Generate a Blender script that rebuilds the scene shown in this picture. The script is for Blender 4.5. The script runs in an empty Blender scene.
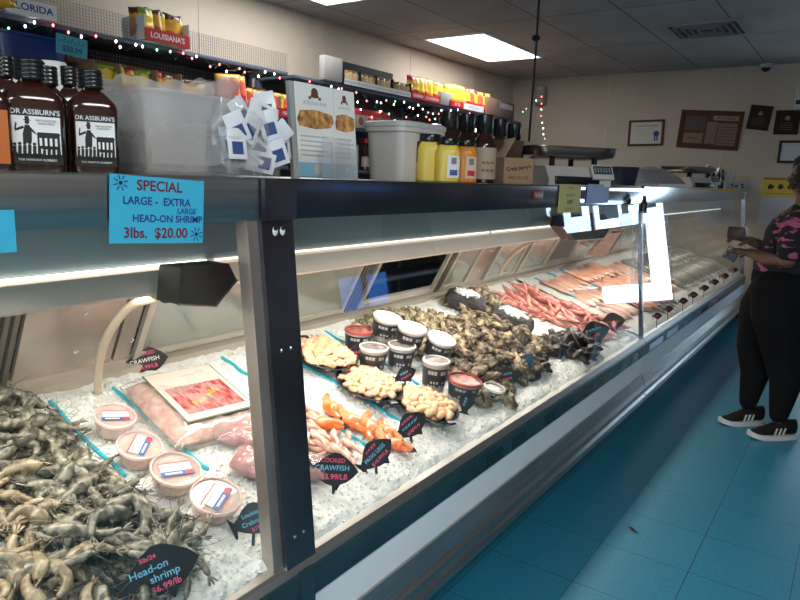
import bpy, bmesh, math, random
from mathutils import Vector, Matrix, noise
R_=math.radians; PI=math.pi
sc=bpy.context.scene; COL=sc.collection
rnd=random.Random(7)
# ------------------------------------------------------------ camera
F=660.0; VPX,VPY=868.0,194.0; ROLL=.035; CAM=Vector((0,0,1.32))
def cam_axes():
    dY=Vector((VPX-400,-(VPY-300),-F)).normalized()
    up=Vector((1,-ROLL,0)).cross(dY).normalized()
    if up.y<0: up=-up
    X=dY.cross(up)
    return Matrix((X,dY,up))
RM=cam_axes()
def ray(x,y): return RM@Vector((x-400,-(y-300),-F))
def hit(x,y,ax,v):
    d=ray(x,y); t=(v-CAM[ax])/d[ax]; return CAM+d*t
def proj(p):
    q=RM.transposed()@(Vector(p)-CAM); return (400+F*q.x/-q.z,300-F*q.y/-q.z)
def mpp(p):           # metres per pixel at a point
    return -(RM.transposed()@(Vector(p)-CAM)).z/F
IZ0,IM,IX0=.50,.30,-.95
def icez(x): return IZ0+IM*(IX0-x)
def ice(px,py,dz=0):
    d=ray(px,py); t=(IZ0+dz+IM*IX0-CAM.z)/(d.z+IM*d.x); return CAM+d*t
cd=bpy.data.cameras.new('camera'); cam=bpy.data.objects.new('camera',cd); COL.objects.link(cam)
cam.matrix_world=Matrix.Translation(CAM)@RM.to_4x4()
cd.sensor_width=36; cd.lens=F*36/800; cd.clip_start=.02; sc.camera=cam
# ------------------------------------------------------------ materials
MATS={}
def mat(name,col=(.5,.5,.5),rough=.5,metal=0,nscale=0,namt=.15,bump=0,bscale=None,spec=.5,emit=None,estr=1,trans=0,alpha=1,sss=0,col2=None,objrand=0,coat=0,stretch=None,ramp=(.35,.65)):
    if name in MATS: return MATS[name]
    m=bpy.data.materials.new(name); m.use_nodes=True; nt=m.node_tree; N=nt.nodes; L=nt.links
    b=N['Principled BSDF']; b.inputs['Base Color'].default_value=(*col,1)
    b.inputs['Roughness'].default_value=rough; b.inputs['Metallic'].default_value=metal
    b.inputs['Specular IOR Level'].default_value=spec
    b.inputs['Transmission Weight'].default_value=trans; b.inputs['Alpha'].default_value=alpha
    b.inputs['Coat Weight'].default_value=coat
    if sss: b.inputs['Subsurface Weight'].default_value=sss; b.inputs['Subsurface Radius'].default_value=(.01,.008,.008); b.inputs['Subsurface Scale'].default_value=1
    if emit: b.inputs['Emission Color'].default_value=(*emit,1); b.inputs['Emission Strength'].default_value=estr
    if nscale or bump:
        tc=N.new('ShaderNodeTexCoord'); src=tc.outputs['Object']
        if stretch:
            mp=N.new('ShaderNodeMapping'); mp.inputs['Scale'].default_value=stretch; L.new(src,mp.inputs['Vector']); src=mp.outputs['Vector']
        n=N.new('ShaderNodeTexNoise'); n.inputs['Scale'].default_value=nscale or bscale; n.inputs['Detail'].default_value=5
        L.new(src,n.inputs['Vector'])
    if nscale:
        c2=col2 or tuple(max(0,c*(1-namt*2)) for c in col)
        r=N.new('ShaderNodeValToRGB'); r.color_ramp.elements[0].position=ramp[0]; r.color_ramp.elements[1].position=ramp[1]
        r.color_ramp.elements[0].color=(*c2,1); r.color_ramp.elements[1].color=(*col,1)
        L.new(n.outputs['Fac'],r.inputs['Fac']); out=r.outputs['Color']
        if objrand:
            oi=N.new('ShaderNodeObjectInfo'); mr=N.new('ShaderNodeMapRange'); mr.inputs['To Min'].default_value=1-objrand; mr.inputs['To Max'].default_value=1+objrand
            L.new(oi.outputs['Random'],mr.inputs['Value'])
            hs=N.new('ShaderNodeHueSaturation'); L.new(out,hs.inputs['Color']); L.new(mr.outputs['Result'],hs.inputs['Value']); out=hs.outputs['Color']
        L.new(out,b.inputs['Base Color'])
    if bump:
        if bscale and bscale!=nscale and nscale:
            n=N.new('ShaderNodeTexNoise'); n.inputs['Scale'].default_value=bscale; n.inputs['Detail'].default_value=4; L.new(src,n.inputs['Vector'])
        bp=N.new('ShaderNodeBump'); bp.inputs['Strength'].default_value=bump; bp.inputs['Distance'].default_value=.01
        L.new(n.outputs['Fac'],bp.inputs['Height']); L.new(bp.outputs['Normal'],b.inputs['Normal'])
    MATS[name]=m; return m
def glassmat(name,tint=(.93,.97,.95),ior=1.5,haze=0,boost=1.0,rough=0.0):
    if name in MATS: return MATS[name]
    m=bpy.data.materials.new(name); m.use_nodes=True; nt=m.node_tree; N=nt.nodes; L=nt.links
    N.remove(N['Principled BSDF']); o=N['Material Output']
    t=N.new('ShaderNodeBsdfTransparent'); t.inputs['Color'].default_value=(*tint,1)
    g=N.new('ShaderNodeBsdfGlossy'); g.inputs['Roughness'].default_value=rough; g.inputs['Color'].default_value=(1,1,1,1)
    # Schlick reflectance, the same from both sides of the sheet
    ge=N.new('ShaderNodeNewGeometry'); dt=N.new('ShaderNodeVectorMath'); dt.operation='DOT_PRODUCT'; L.new(ge.outputs['Normal'],dt.inputs[0]); L.new(ge.outputs['Incoming'],dt.inputs[1])
    ab=N.new('ShaderNodeMath'); ab.operation='ABSOLUTE'; L.new(dt.outputs['Value'],ab.inputs[0])
    om=N.new('ShaderNodeMath'); om.operation='SUBTRACT'; om.inputs[0].default_value=1; om.use_clamp=True; L.new(ab.outputs[0],om.inputs[1])
    pw=N.new('ShaderNodeMath'); pw.operation='POWER'; pw.inputs[1].default_value=5; L.new(om.outputs[0],pw.inputs[0])
    f0=((ior-1)/(ior+1))**2
    mu=N.new('ShaderNodeMath'); mu.operation='MULTIPLY_ADD'; mu.use_clamp=True; mu.inputs[1].default_value=(1-f0)*boost; mu.inputs[2].default_value=f0*boost; L.new(pw.outputs[0],mu.inputs[0])
    mx=N.new('ShaderNodeMixShader'); L.new(mu.outputs[0],mx.inputs['Fac'])
    if haze:
        df=N.new('ShaderNodeBsdfDiffuse'); df.inputs['Color'].default_value=(.85,.85,.85,1)
        m2=N.new('ShaderNodeMixShader'); m2.inputs['Fac'].default_value=haze; L.new(t.outputs[0],m2.inputs[1]); L.new(df.outputs[0],m2.inputs[2]); L.new(m2.outputs[0],mx.inputs[1])
    else: L.new(t.outputs[0],mx.inputs[1])
    L.new(g.outputs[0],mx.inputs[2]); L.new(mx.outputs[0],o.inputs['Surface'])
    MATS[name]=m; return m
def emitmat(name,col,s):
    if name in MATS: return MATS[name]
    m=bpy.data.materials.new(name); m.use_nodes=True; N=m.node_tree.nodes; N.remove(N['Principled BSDF'])
    e=N.new('ShaderNodeEmission'); e.inputs['Color'].default_value=(*col,1); e.inputs['Strength'].default_value=s
    m.node_tree.links.new(e.outputs[0],N['Material Output'].inputs['Surface']); MATS[name]=m; return m
steel=mat('brushed steel',(.50,.49,.48),.32,.95,nscale=3,namt=.12,stretch=(25,1,25),bump=.03)
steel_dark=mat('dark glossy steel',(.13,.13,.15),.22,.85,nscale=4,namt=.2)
steel_warm=mat('warm steel',(.52,.45,.40),.38,.85,nscale=6,namt=.12)
rail_teal=mat('dark teal rail',(.035,.075,.09),.3,.3,nscale=5,namt=.2)
polished=mat('polished steel',(.62,.66,.70),.10,1)
chrome=mat('chrome',(.75,.75,.76),.12,1)
white_paint=mat('white enamel',(.80,.84,.88),.35,0,nscale=2,namt=.04)
frame_beige=mat('beige anodised frame',(.50,.46,.39),.35,.4,nscale=5,namt=.08)
canopy_beige=mat('beige canopy',(.66,.56,.45),.6,0,nscale=6,namt=.06)
canopy_lens=mat('canopy light lens',(.72,.60,.48),.5,emit=(1,.82,.64),estr=.22)
canopy_blue=mat('blue grey fascia',(.40,.47,.46),.4,0,nscale=2,namt=.08)
black=mat('matt black',(.012,.012,.013),.6,spec=.25)
blackgloss=mat('black gloss plastic',(.012,.012,.013),.2)
white=mat('white plastic',(.78,.77,.75),.4)
paper=mat('white paper',(.80,.80,.78),.7)
ink=mat('black ink',(.01,.01,.012),.6)
red=mat('red card',(.55,.02,.03),.5); pinkc=mat('pink chalk',(.80,.10,.22),.6); bluec=mat('blue chalk',(.18,.50,.72),.6)
yellow=mat('yellow card',(.80,.55,.03),.5); kraft=mat('kraft cardboard',(.36,.22,.12),.75,nscale=20,namt=.08)
kraft_dark=mat('dark cardboard',(.10,.055,.03),.8)
cyan_card=mat('cyan card',(.04,.42,.62),.6); navy_ink=mat('navy marker',(.02,.035,.22),.6); maroon_ink=mat('maroon marker',(.16,.01,.03),.6)
divider_blue=mat('turquoise divider strip',(.02,.44,.56),.35)
chalk=mat('chalkboard',(.012,.012,.014),.35)
clear=glassmat('clear plastic',(.94,.95,.96),1.45,.10)
clear_cloudy=glassmat('cloudy plastic',(.93,.93,.93),1.4,.24,rough=.25)
bagplastic=glassmat('thin bag plastic',(.96,.96,.96),1.45,.16,rough=.12)
case_glass=glassmat('display glass',(.965,.985,.98),1.52,0.0,1.5,rough=.015)
# ------------------------------------------------------------ mesh builder
class MB:
    def __init__(s): s.bm=bmesh.new(); s.mi=0
    def _f(s,vs):
        try: f=s.bm.faces.new(vs); f.material_index=s.mi; f.smooth=True; return f
        except ValueError: return None
    def box(s,x0,x1,y0,y1,z0,z1,M=None,bev=0):
        P=[Vector((x,y,z)) for z in (z0,z1) for y in (y0,y1) for x in (x0,x1)]
        if M: P=[M@p for p in P]
        v=[s.bm.verts.new(p) for p in P]; fs=[]
        for q in ((0,2,3,1),(4,5,7,6),(0,1,5,4),(2,6,7,3),(0,4,6,2),(1,3,7,5)):
            f=s._f([v[i] for i in q]); f.smooth=False; fs.append(f)
        if bev:
            es=list({e for f in fs for e in f.edges})
            r=bmesh.ops.bevel(s.bm,geom=es,offset=bev,segments=2,affect='EDGES',profile=.5)
            for f in r['faces']: f.material_index=s.mi
        return s
    def prism(s,pts,a,b,axis=1,smooth=False):   # pts: 2D outline in the two other axes, extruded from a to b
        def mk(p,t):
            return {0:(t,p[0],p[1]),1:(p[0],t,p[1]),2:(p[0],p[1],t)}[axis]
        A=[s.bm.verts.new(mk(p,a)) for p in pts]; B=[s.bm.verts.new(mk(p,b)) for p in pts]; n=len(pts)
        for i in range(n):
            f=s._f([A[i],A[(i+1)%n],B[(i+1)%n],B[i]]); 
            if f: f.smooth=smooth
        for c in (A[::-1],B):
            f=s._f(c)
            if f: f.smooth=False
        return s
    def tube(s,pts,r,n=8,cap=True,flat=1):
        pts=[Vector(p) for p in pts]; rs=r if isinstance(r,(list,tuple)) else [r]*len(pts)
        rings=[]; ref=None
        for i,p in enumerate(pts):
            t=(pts[min(i+1,len(pts)-1)]-pts[max(i-1,0)]).normalized()
            if ref is None: ref=t.orthogonal().normalized()
            ref=(ref-t*ref.dot(t)).normalized(); u=t.cross(ref)
            rings.append([s.bm.verts.new(p+(ref*math.cos(2*PI*k/n)+u*math.sin(2*PI*k/n)*flat)*rs[i]) for k in range(n)])
        for a,b in zip(rings,rings[1:]):
            for k in range(n): s._f([a[k],a[(k+1)%n],b[(k+1)%n],b[k]])
        if cap: s._f(rings[0][::-1]); s._f(rings[-1])
        return s
    def lathe(s,prof,n=20,c=(0,0,0),sx=1,sy=1,sq=2,M=None,cap=True):
        rings=[]
        for r,z in prof:
            ring=[]
            for k in range(n):
                a=2*PI*k/n; ca,sa=math.cos(a),math.sin(a)
                q=(abs(ca)**sq+abs(sa)**sq)**(-1/sq)
                p=Vector((c[0]+r*q*ca*sx,c[1]+r*q*sa*sy,c[2]+z))
                if M: p=M@p
                ring.append(s.bm.verts.new(p))
            rings.append(ring)
        for a,b in zip(rings,rings[1:]):
            for k in range(n): s._f([a[k],a[(k+1)%n],b[(k+1)%n],b[k]])
        if cap: s._f(rings[0][::-1]); s._f(rings[-1])
        return s
    def ball(s,c,r,sub=2,sc_=(1,1,1),rot=None,jit=0,seed=0):
        res=bmesh.ops.create_icosphere(s.bm,subdivisions=sub,radius=1)
        for v in res['verts']:
            d=1+jit*noise.noise(v.co*1.7+Vector((seed*3.1,seed,0)))
            p=Vector((v.co.x*sc_[0],v.co.y*sc_[1],v.co.z*sc_[2]))*r*d
            if rot: p=rot@p
            v.co=p+Vector(c)
        for f in {f for v in res['verts'] for f in v.link_faces}: f.material_index=s.mi; f.smooth=True
        return s
    def grid(s,fn,nu,nv,closed_u=False):
        V=[[s.bm.verts.new(fn(i/(nu),j/(nv))) for j in range(nv+1)] for i in range(nu+1)]
        for i in range(nu):
            for j in range(nv): s._f([V[i][j],V[i+1][j],V[i+1][j+1],V[i][j+1]])
        return s
    def mesh(s,name):
        bmesh.ops.recalc_face_normals(s.bm,faces=s.bm.faces[:])
        me=bpy.data.meshes.new(name); s.bm.to_mesh(me); s.bm.free(); return me
    def build(s,name,mats,parent=None,M=None,sharp=True):
        me=s.mesh(name)
        for m in (mats if isinstance(mats,(list,tuple)) else [mats]): me.materials.append(m)
        if sharp:
            try: me.set_sharp_from_angle(angle=R_(40))
            except Exception: pass
        o=bpy.data.objects.new(name,me); COL.objects.link(o)
        if parent: o.parent=parent
        if M: o.matrix_local=M
        return o
def tag(o,label=None,cat=None,group=None,kind=None):
    if label: o['label']=label
    if cat: o['category']=cat
    if group: o['group']=group
    if kind: o['kind']=kind
    return o
def thing(name,label,cat,loc=(0,0,0),rz=0,group=None,M=None):
    o=bpy.data.objects.new(name,None); COL.objects.link(o); o.empty_display_size=.05
    o.matrix_world=M if M else Matrix.Translation(loc)@Matrix.Rotation(rz,4,'Z')
    return tag(o,label,cat,group)
def struct(o): o['kind']='structure'; return o
def copy_tree(o,parent=None,label=None):
    c=o.copy(); COL.objects.link(c)
    if parent: c.parent=parent; c.matrix_parent_inverse=o.matrix_parent_inverse.copy()
    if label: c['label']=label
    for ch in o.children: copy_tree(ch,c)
    return c
_txt={}
def text(parent,s,size,y,z,m,x=.001,rot=0,name='lettering',align='CENTER',sx=1,M=None,bold=0):
    """writing on a face that looks along +X: y to the reader's right, z up"""
    if not s: return None
    if s[0]=='~':          # writing too small to read in the photo: wavy pen strokes
        n=int(s[1:] or 4); W_=n*size*.6*sx; q=random.Random(n+int(abs(y+z)*1e4)); b_=MB(); p0=-W_/2 if align=='CENTER' else 0; ln=[]
        for i in range(n*3+1): ln.append((p0+W_*i/(n*3),size*.36*q.uniform(.4,1)*(1 if i%2 else -1)))
        ca,sa=math.cos(rot),math.sin(rot); gap=[ln[k:k+4] for k in range(0,len(ln)-1,4)]
        strokes(b_,[[(y+a*ca-c*sa,z+a*sa+c*ca) for a,c in g] for g in gap if len(g)>1],size*.11,x)
        return b_.build(name,m,parent,sharp=False)
    cu=bpy.data.curves.new('lettering','FONT'); cu.body=s; cu.size=size; cu.align_x=align; cu.align_y='CENTER'; cu.resolution_u=3
    cu.offset=bold*size
    to=bpy.data.objects.new('lettering_source',cu); COL.objects.link(to)
    dg=bpy.context.evaluated_depsgraph_get(); dg.update()
    me=bpy.data.meshes.new_from_object(to.evaluated_get(dg)); bpy.data.objects.remove(to); bpy.data.curves.remove(cu)
    B=Matrix(((0,0,1,x),(1,0,0,y),(0,1,0,z),(0,0,0,1)))@Matrix.Rotation(rot,4,'Z')@Matrix.Diagonal((sx,1,1,1))
    if M: B=M@B
    me.transform(B); me.materials.clear(); me.materials.append(m)
    o=bpy.data.objects.new(name,me); COL.objects.link(o); o.parent=parent; return o
def strokes(mb,lines,w,x):   # hand drawn strokes on a +X face
    for ln in lines:
        for (a,b) in zip(ln,ln[1:]):
            d=Vector((b[0]-a[0],b[1]-a[1])); 
            if d.length<1e-6: continue
            n=Vector((-d.y,d.x)).normalized()*w/2
            vs=[mb.bm.verts.new((x,a[0]+n.x,a[1]+n.y)),mb.bm.verts.new((x,b[0]+n.x,b[1]+n.y)),mb.bm.verts.new((x,b[0]-n.x,b[1]-n.y)),mb.bm.verts.new((x,a[0]-n.x,a[1]-n.y))]
            mb._f(vs)
def face_yaw(p,k=1.0):   # yaw that turns a +X front towards the shopper
    return k*math.atan2(-p[1],-p[0])
# ------------------------------------------------------------ room
XL,XR,YB,YF,ZC=-3.70,2.6,7.62,-2.6,2.53
def tilemat():
    m=bpy.data.materials.new('blue floor tile'); m.use_nodes=True; N=m.node_tree.nodes; L=m.node_tree.links; b=N['Principled BSDF']
    tc=N.new('ShaderNodeTexCoord'); mp=N.new('ShaderNodeMapping'); mp.inputs['Location'].default_value=(.34*1+.0,.12,0); L.new(tc.outputs['Object'],mp.inputs['Vector'])
    br=N.new('ShaderNodeTexBrick'); br.offset=0; br.inputs['Scale'].default_value=1; br.inputs['Brick Width'].default_value=.305; br.inputs['Row Height'].default_value=.305
    br.inputs['Mortar Size'].default_value=.0017; br.inputs['Mortar Smooth'].default_value=.3; br.inputs['Bias'].default_value=-.3
    br.inputs['Color1'].default_value=(.020,.190,.300,1); br.inputs['Color2'].default_value=(.017,.172,.280,1); br.inputs['Mortar'].default_value=(.004,.035,.07,1)
    L.new(mp.outputs[0],br.inputs['Vector'])
    n=N.new('ShaderNodeTexNoise'); n.inputs['Scale'].default_value=90; n.inputs['Detail'].default_value=6; L.new(tc.outputs['Object'],n.inputs['Vector'])
    n2=N.new('ShaderNodeTexNoise'); n2.inputs['Scale'].default_value=1.6; n2.inputs['Detail'].default_value=4; L.new(tc.outputs['Object'],n2.inputs['Vector'])
    mx=N.new('ShaderNodeMix'); mx.data_type='RGBA'; mx.blend_type='MULTIPLY'; mx.inputs['Factor'].default_value=.55
    r=N.new('ShaderNodeValToRGB'); r.color_ramp.elements[0].position=.3; r.color_ramp.elements[1].position=.7; r.color_ramp.elements[0].color=(.62,.62,.62,1); r.color_ramp.elements[1].color=(1.15,1.15,1.15,1)
    L.new(n.outputs['Fac'],r.inputs['Fac']); L.new(br.outputs['Color'],mx.inputs['A']); L.new(r.outputs['Color'],mx.inputs['B'])
    L.new(mx.outputs['Result'],b.inputs['Base Color'])
    mr=N.new('ShaderNodeMapRange'); mr.inputs['To Min'].default_value=.28; mr.inputs['To Max'].default_value=.5; L.new(n2.outputs['Fac'],mr.inputs['Value']); L.new(mr.outputs[0],b.inputs['Roughness'])
    return m
def ceilmat():
    m=bpy.data.materials.new('ceiling tile'); m.use_nodes=True; N=m.node_tree.nodes; L=m.node_tree.links; b=N['Principled BSDF']
    tc=N.new('ShaderNodeTexCoord'); mp=N.new('ShaderNodeMapping'); mp.inputs['Rotation'].default_value=(0,0,PI/2); mp.inputs['Location'].default_value=(-.02,.37,0); L.new(tc.outputs['Object'],mp.inputs['Vector'])
    br=N.new('ShaderNodeTexBrick'); br.offset=0; br.inputs['Scale'].default_value=1; br.inputs['Brick Width'].default_value=1.22; br.inputs['Row Height'].default_value=.61
    br.inputs['Mortar Size'].default_value=.006; br.inputs['Mortar Smooth'].default_value=.2
    br.inputs['Color1'].default_value=(.56,.50,.47,1); br.inputs['Color2'].default_value=(.52,.465,.435,1); br.inputs['Mortar'].default_value=(.16,.14,.13,1)
    L.new(mp.outputs[0],br.inputs['Vector'])
    n=N.new('ShaderNodeTexNoise'); n.inputs['Scale'].default_value=2.5; n.inputs['Detail'].default_value=8; L.new(tc.outputs['Object'],n.inputs['Vector'])
    mx=N.new('ShaderNodeMix'); mx.data_type='RGBA'; mx.blend_type='MULTIPLY'; mx.inputs['Factor'].default_value=.45
    L.new(n.outputs['Fac'],mx.inputs['B']); L.new(br.outputs['Color'],mx.inputs['A']); L.new(mx.outputs['Result'],b.inputs['Base Color']); b.inputs['Roughness'].default_value=.85
    return m
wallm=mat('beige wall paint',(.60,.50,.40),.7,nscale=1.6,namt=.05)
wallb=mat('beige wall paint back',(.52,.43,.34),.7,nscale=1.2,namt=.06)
struct(MB().box(XL,XR,YF,YB,-.05,0).build('floor',tilemat()))
struct(MB().box(XL,XR,YF,YB,ZC,ZC+.05).build('ceiling',ceilmat()))
struct(MB().box(XL-.1,XL,YF,YB,0,ZC).build('wall_left',wallm))
# back wall with a glazed opening (out of the frame to the right of the yellow poster)
WX0,WX1,WZ0,WZ1=-.22,1.25,.2,1.72
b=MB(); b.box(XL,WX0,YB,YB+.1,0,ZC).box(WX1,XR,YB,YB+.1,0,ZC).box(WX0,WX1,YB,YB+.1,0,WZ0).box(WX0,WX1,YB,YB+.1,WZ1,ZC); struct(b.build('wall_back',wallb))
# right wall with two openings
b=MB(); ry=[(5.3,6.3,.55,1.0)]
b.box(XR,XR+.1,YF,5.3,0,ZC).box(XR,XR+.1,6.3,YB,0,ZC).box(XR,XR+.1,5.3,6.3,0,.55).box(XR,XR+.1,5.3,6.3,1.0,ZC); struct(b.build('wall_right',wallm))
# front wall behind the photographer with the shop window
b=MB(); b.box(XL,-.6,YF-.1,YF,0,ZC).box(2.2,XR,YF-.1,YF,0,ZC).box(-.6,2.2,YF-.1,YF,0,.5).box(-.6,2.2,YF-.1,YF,2.2,ZC); struct(b.build('wall_front',wallm))
def window(n,axis,a0,a1,z0,z1,at,mull):
    f=MB(); w=.04
    def bx(a,bb,c,d):
        if axis=='y': f.box(a,bb,at,at+.05,c,d)
        else: f.box(at,at+.05,a,bb,c,d)
    bx(a0,a1,z0,z0+w); bx(a0,a1,z1-w,z1); bx(a0,a0+w,z0,z1); bx(a1-w,a1,z0,z1)
    for q in mull: bx(q-w/2,q+w/2,z0,z1)
    o=struct(f.build('window_%d'%n,steel_dark)); g=MB()
    if axis=='y': g.box(a0,a1,at+.02,at+.026,z0,z1)
    else: g.box(at+.02,at+.026,a0,a1,z0,z1)
    g.build('pane',glassmat('window glass',(.97,.98,.98),1.45) if n!=2 else glassmat('blue window glass',(.35,.62,1.0),1.45),o); return o
window(1,'y',WX0,WX1,WZ0,WZ1,YB+.02,[.62])
window(2,'x',5.3,6.3,.55,1.0,XR+.02,[5.8])
window(3,'y',-.6,2.2,.5,2.2,YF-.07,[.3,1.3])
# unseen papers in the back window, added to break up its reflection
t=MB().box(.02,1.2,YB+.004,YB+.008,.45,1.12).build('window_poster',mat('dark poster',(.06,.07,.08),.6)); tag(t,'large unseen dark poster added across the middle of the glazed opening','poster')
t=MB().box(.6,1.2,YB+.004,YB+.008,.25,.44).build('window_poster',mat('dark poster',())); tag(t,'small unseen dark poster added low in the glazed opening','poster')
for i,(x0,x1,z0,z1,c_) in enumerate(((-.12,.06,1.28,1.52,(.05,.12,.35)),(.12,.22,1.34,1.62,(.30,.45,.20)),(.30,.52,1.22,1.45,(.10,.16,.40)),(.72,.86,1.30,1.60,(.12,.30,.30)),(.95,1.12,1.2,1.42,(.05,.08,.25)))):
    t=MB().box(x0,x1,YB+.004,YB+.008,z0,z1).build('window_poster',mat('window paper %d'%i,c_,.6)); tag(t,['unseen dark blue paper added in the upper glazed opening','unseen green paper added in the upper glazed opening','unseen navy card added in the upper glazed opening','unseen teal paper added in the upper glazed opening','unseen blackish blue card added in the upper glazed opening'][i],'poster')
t=MB().box(.30,.50,YB+.004,YB+.008,.90,1.10).build('window_poster',mat('neon pink paper',(.9,.05,.45),.5,trans=.0)); tag(t,'pink paper taped in the glazed opening','poster')
# baseboards and trims
struct(MB().box(-1.0,WX0,YB-.015,YB,0,.1).build('baseboard_back',mat('dark baseboard',(.03,.035,.045),.5)))
struct(MB().box(XL,XL+.004,YF,YB,ZC-.02,ZC).build('trim_1',frame_beige))
struct(MB().box(XL,WX0,YB-.004,YB,ZC-.02,ZC).build('trim_2',frame_beige))
# panel seams of the walls
for i,(xx) in enumerate((-2.52,-1.30)): struct(MB().box(xx-.006,xx+.006,YB-.004,YB,.1,ZC-.02).build('trim_%d'%(3+i),wallm))
for i,yy in enumerate((2.95,4.17,5.39,6.61)): struct(MB().box(XL,XL+.004,yy-.006,yy+.006,.1,ZC-.02).build('trim_%d'%(6+i),wallm))
# ceiling lights
lm=emitmat('light diffuser',(.86,.95,1.0),5.5)
def ceil_light(x,y,label):
    t=thing('ceiling_light',label,'ceiling light',(x,y,ZC),group='recessed ceiling lights')
    f=MB(); 
    for a in ((-.305,-.285,-.61,.61),(.285,.305,-.61,.61),(-.285,.285,-.61,-.59),(-.285,.285,.59,.61)): f.box(a[0],a[1],a[2],a[3],-.012,0)
    f.build('frame',white,t); MB().box(-.285,.285,-.59,.59,-.008,-.002).build('diffuser',lm,t)
ceil_light(-3.08,5.72,'bright rectangular ceiling light panel near the back left corner')
ceil_light(-3.08,3.22,'ceiling light panel cut off by the top edge above the shelves')
ceil_light(.75,.6,'unseen ceiling light panel added over the shop floor beside the photographer')  # this panel and the next are added out of view as fill
ceil_light(.75,-1.3,'unseen ceiling light panel added over the shop floor behind the photographer')
# vent
t=thing('ceiling_vent','square slatted air vent in the ceiling','vent',(-1.19,5.77,ZC))
b=MB()
for k in range(4):
    a=.05+.05*k
    for q in ((-a-.012,-a,-a,a),(a,a+.012,-a,a),(-a,a,-a-.012,-a),(-a,a,a,a+.012)): b.box(q[0],q[1],q[2],q[3],-.016,-.004)
b.build('slats',mat('vent slat',(.22,.2,.2),.5),t)
b=MB(); b.box(-.26,.26,-.26,.26,-.004,0).build('backing',mat('vent dark',(.05,.045,.045),.8),t)
b=MB()
for q in ((-.30,-.24,-.30,.30),(.24,.30,-.30,.30),(-.24,.24,-.30,-.24),(-.24,.24,.24,.30)): b.box(q[0],q[1],q[2],q[3],-.010,0)
b.build('frame',mat('vent frame',(.34,.31,.30),.5),t)
# ------------------------------------------------------------ display case
CY0,CY1,PY=-.25,7.40,3.72       # ends and the joint between the two cases
def case_shell(name,label,y0,y1,ztop,split=None,endcap=None):
    t=thing(name,label,'display case',((-1.3),(y0+y1)/2,0)); inv=Matrix.Translation((1.3,-(y0+y1)/2,0))
    def P(n,m,b,par=None): 
        o=b.build(n,m,par or t); 
        if par is None: o.matrix_local=inv
        return o
    P('plinth',mat('dark plinth',(.07,.08,.10),.4),MB().box(-1.72,-.985,y0,y1,0,.12))
    P('bumper',steel,MB().prism([(-.985,.10),(-.90,.115),(-.872,.14),(-.872,.165),(-.885,.175),(-.872,.19),(-.872,.215),(-.888,.225),(-.905,.28),(-.985,.28)],y0,y1))
    P('white_panel',white_paint,MB().box(-.96,-.912,y0,y1,.27,.415))
    P('front_rail',rail_teal,MB().prism([(-.96,.39),(-.902,.39),(-.898,.40),(-.898,.462),(-.906,.47),(-.96,.47)],y0,y1))
    P('glass_ledge',steel,MB().prism([(-.965,.462),(-.903,.462),(-.903,.47),(-.92,.486),(-.965,.486)],y0,y1))
    P('insulated_body',white_paint,MB().prism([(-.965,.12),(-.965,.47),(-1.735,.70),(-1.80,.70),(-1.80,.12)],y0,y1))
    P('counter_top',steel,MB().box(-1.55,-1.002,y0,y1,ztop-.018,ztop,bev=.003))
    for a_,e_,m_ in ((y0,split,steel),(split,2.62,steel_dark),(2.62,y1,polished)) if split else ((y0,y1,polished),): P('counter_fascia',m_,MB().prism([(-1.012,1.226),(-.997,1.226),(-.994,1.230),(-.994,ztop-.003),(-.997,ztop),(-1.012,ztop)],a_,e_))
    P('upper_fascia',canopy_blue,MB().prism([(-1.215,1.125),(-1.205,1.125),(-1.205,ztop-.018),(-1.215,ztop-.018)],y0,y1))
    for a_,e_,m_,tm_,tr_ in ((y0,split,canopy_beige,emitmat('case tube',(1,.97,.90),5),.003),(split,y1,canopy_lens,emitmat('case tube edge',(1,.93,.84),2.2),.0025)) if split else ((y0,y1,canopy_beige,emitmat('case tube edge',(1,.93,.84),2.2),.0025),):
        c=P('light_canopy',m_,MB().prism([(-1.33,1.058),(-1.202,1.058),(-1.19,1.066),(-1.195,1.112),(-1.215,1.122),(-1.33,1.122)],a_,e_))
        tb=MB(); n=max(1,round((e_-a_)/1.22)); L_=(e_-a_)/n
        for k in range(n): tb.tube([(-1.200,a_+k*L_+.012,1.1215),(-1.200,a_+(k+1)*L_-.012,1.1215)],tr_,8)
        tb.build('tube_light',tm_,c)
    P('rear_sill',frame_beige,MB().prism([(-1.80,.70),(-1.712,.70),(-1.712,.742),(-1.735,.752),(-1.735,.775),(-1.80,.775)],y0,y1))
    P('rear_header',frame_beige,MB().prism([(-1.56,1.19),(-1.49,1.19),(-1.478,1.24),(-1.478,ztop-.018),(-1.56,ztop-.018)],y0,y1))
    return t,P
def rearM(y):     # frame whose local +X looks out of the sloping rear wall
    a=math.atan2(.24,.46)
    return Matrix.Translation((-1.735,y,.765))@Matrix.Rotation(a,4,'Y')
t1,P1=case_shell('seafood_display_case','long steel seafood case full of ice with dark posts, nearest to the camera',CY0,PY,1.31,.975)
t2,P2=case_shell('seafood_display_case','far steel and glass seafood case beside the standing person',PY+.008,CY1,1.322,None)
rl=.50 # length of the sloping rear wall
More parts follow.
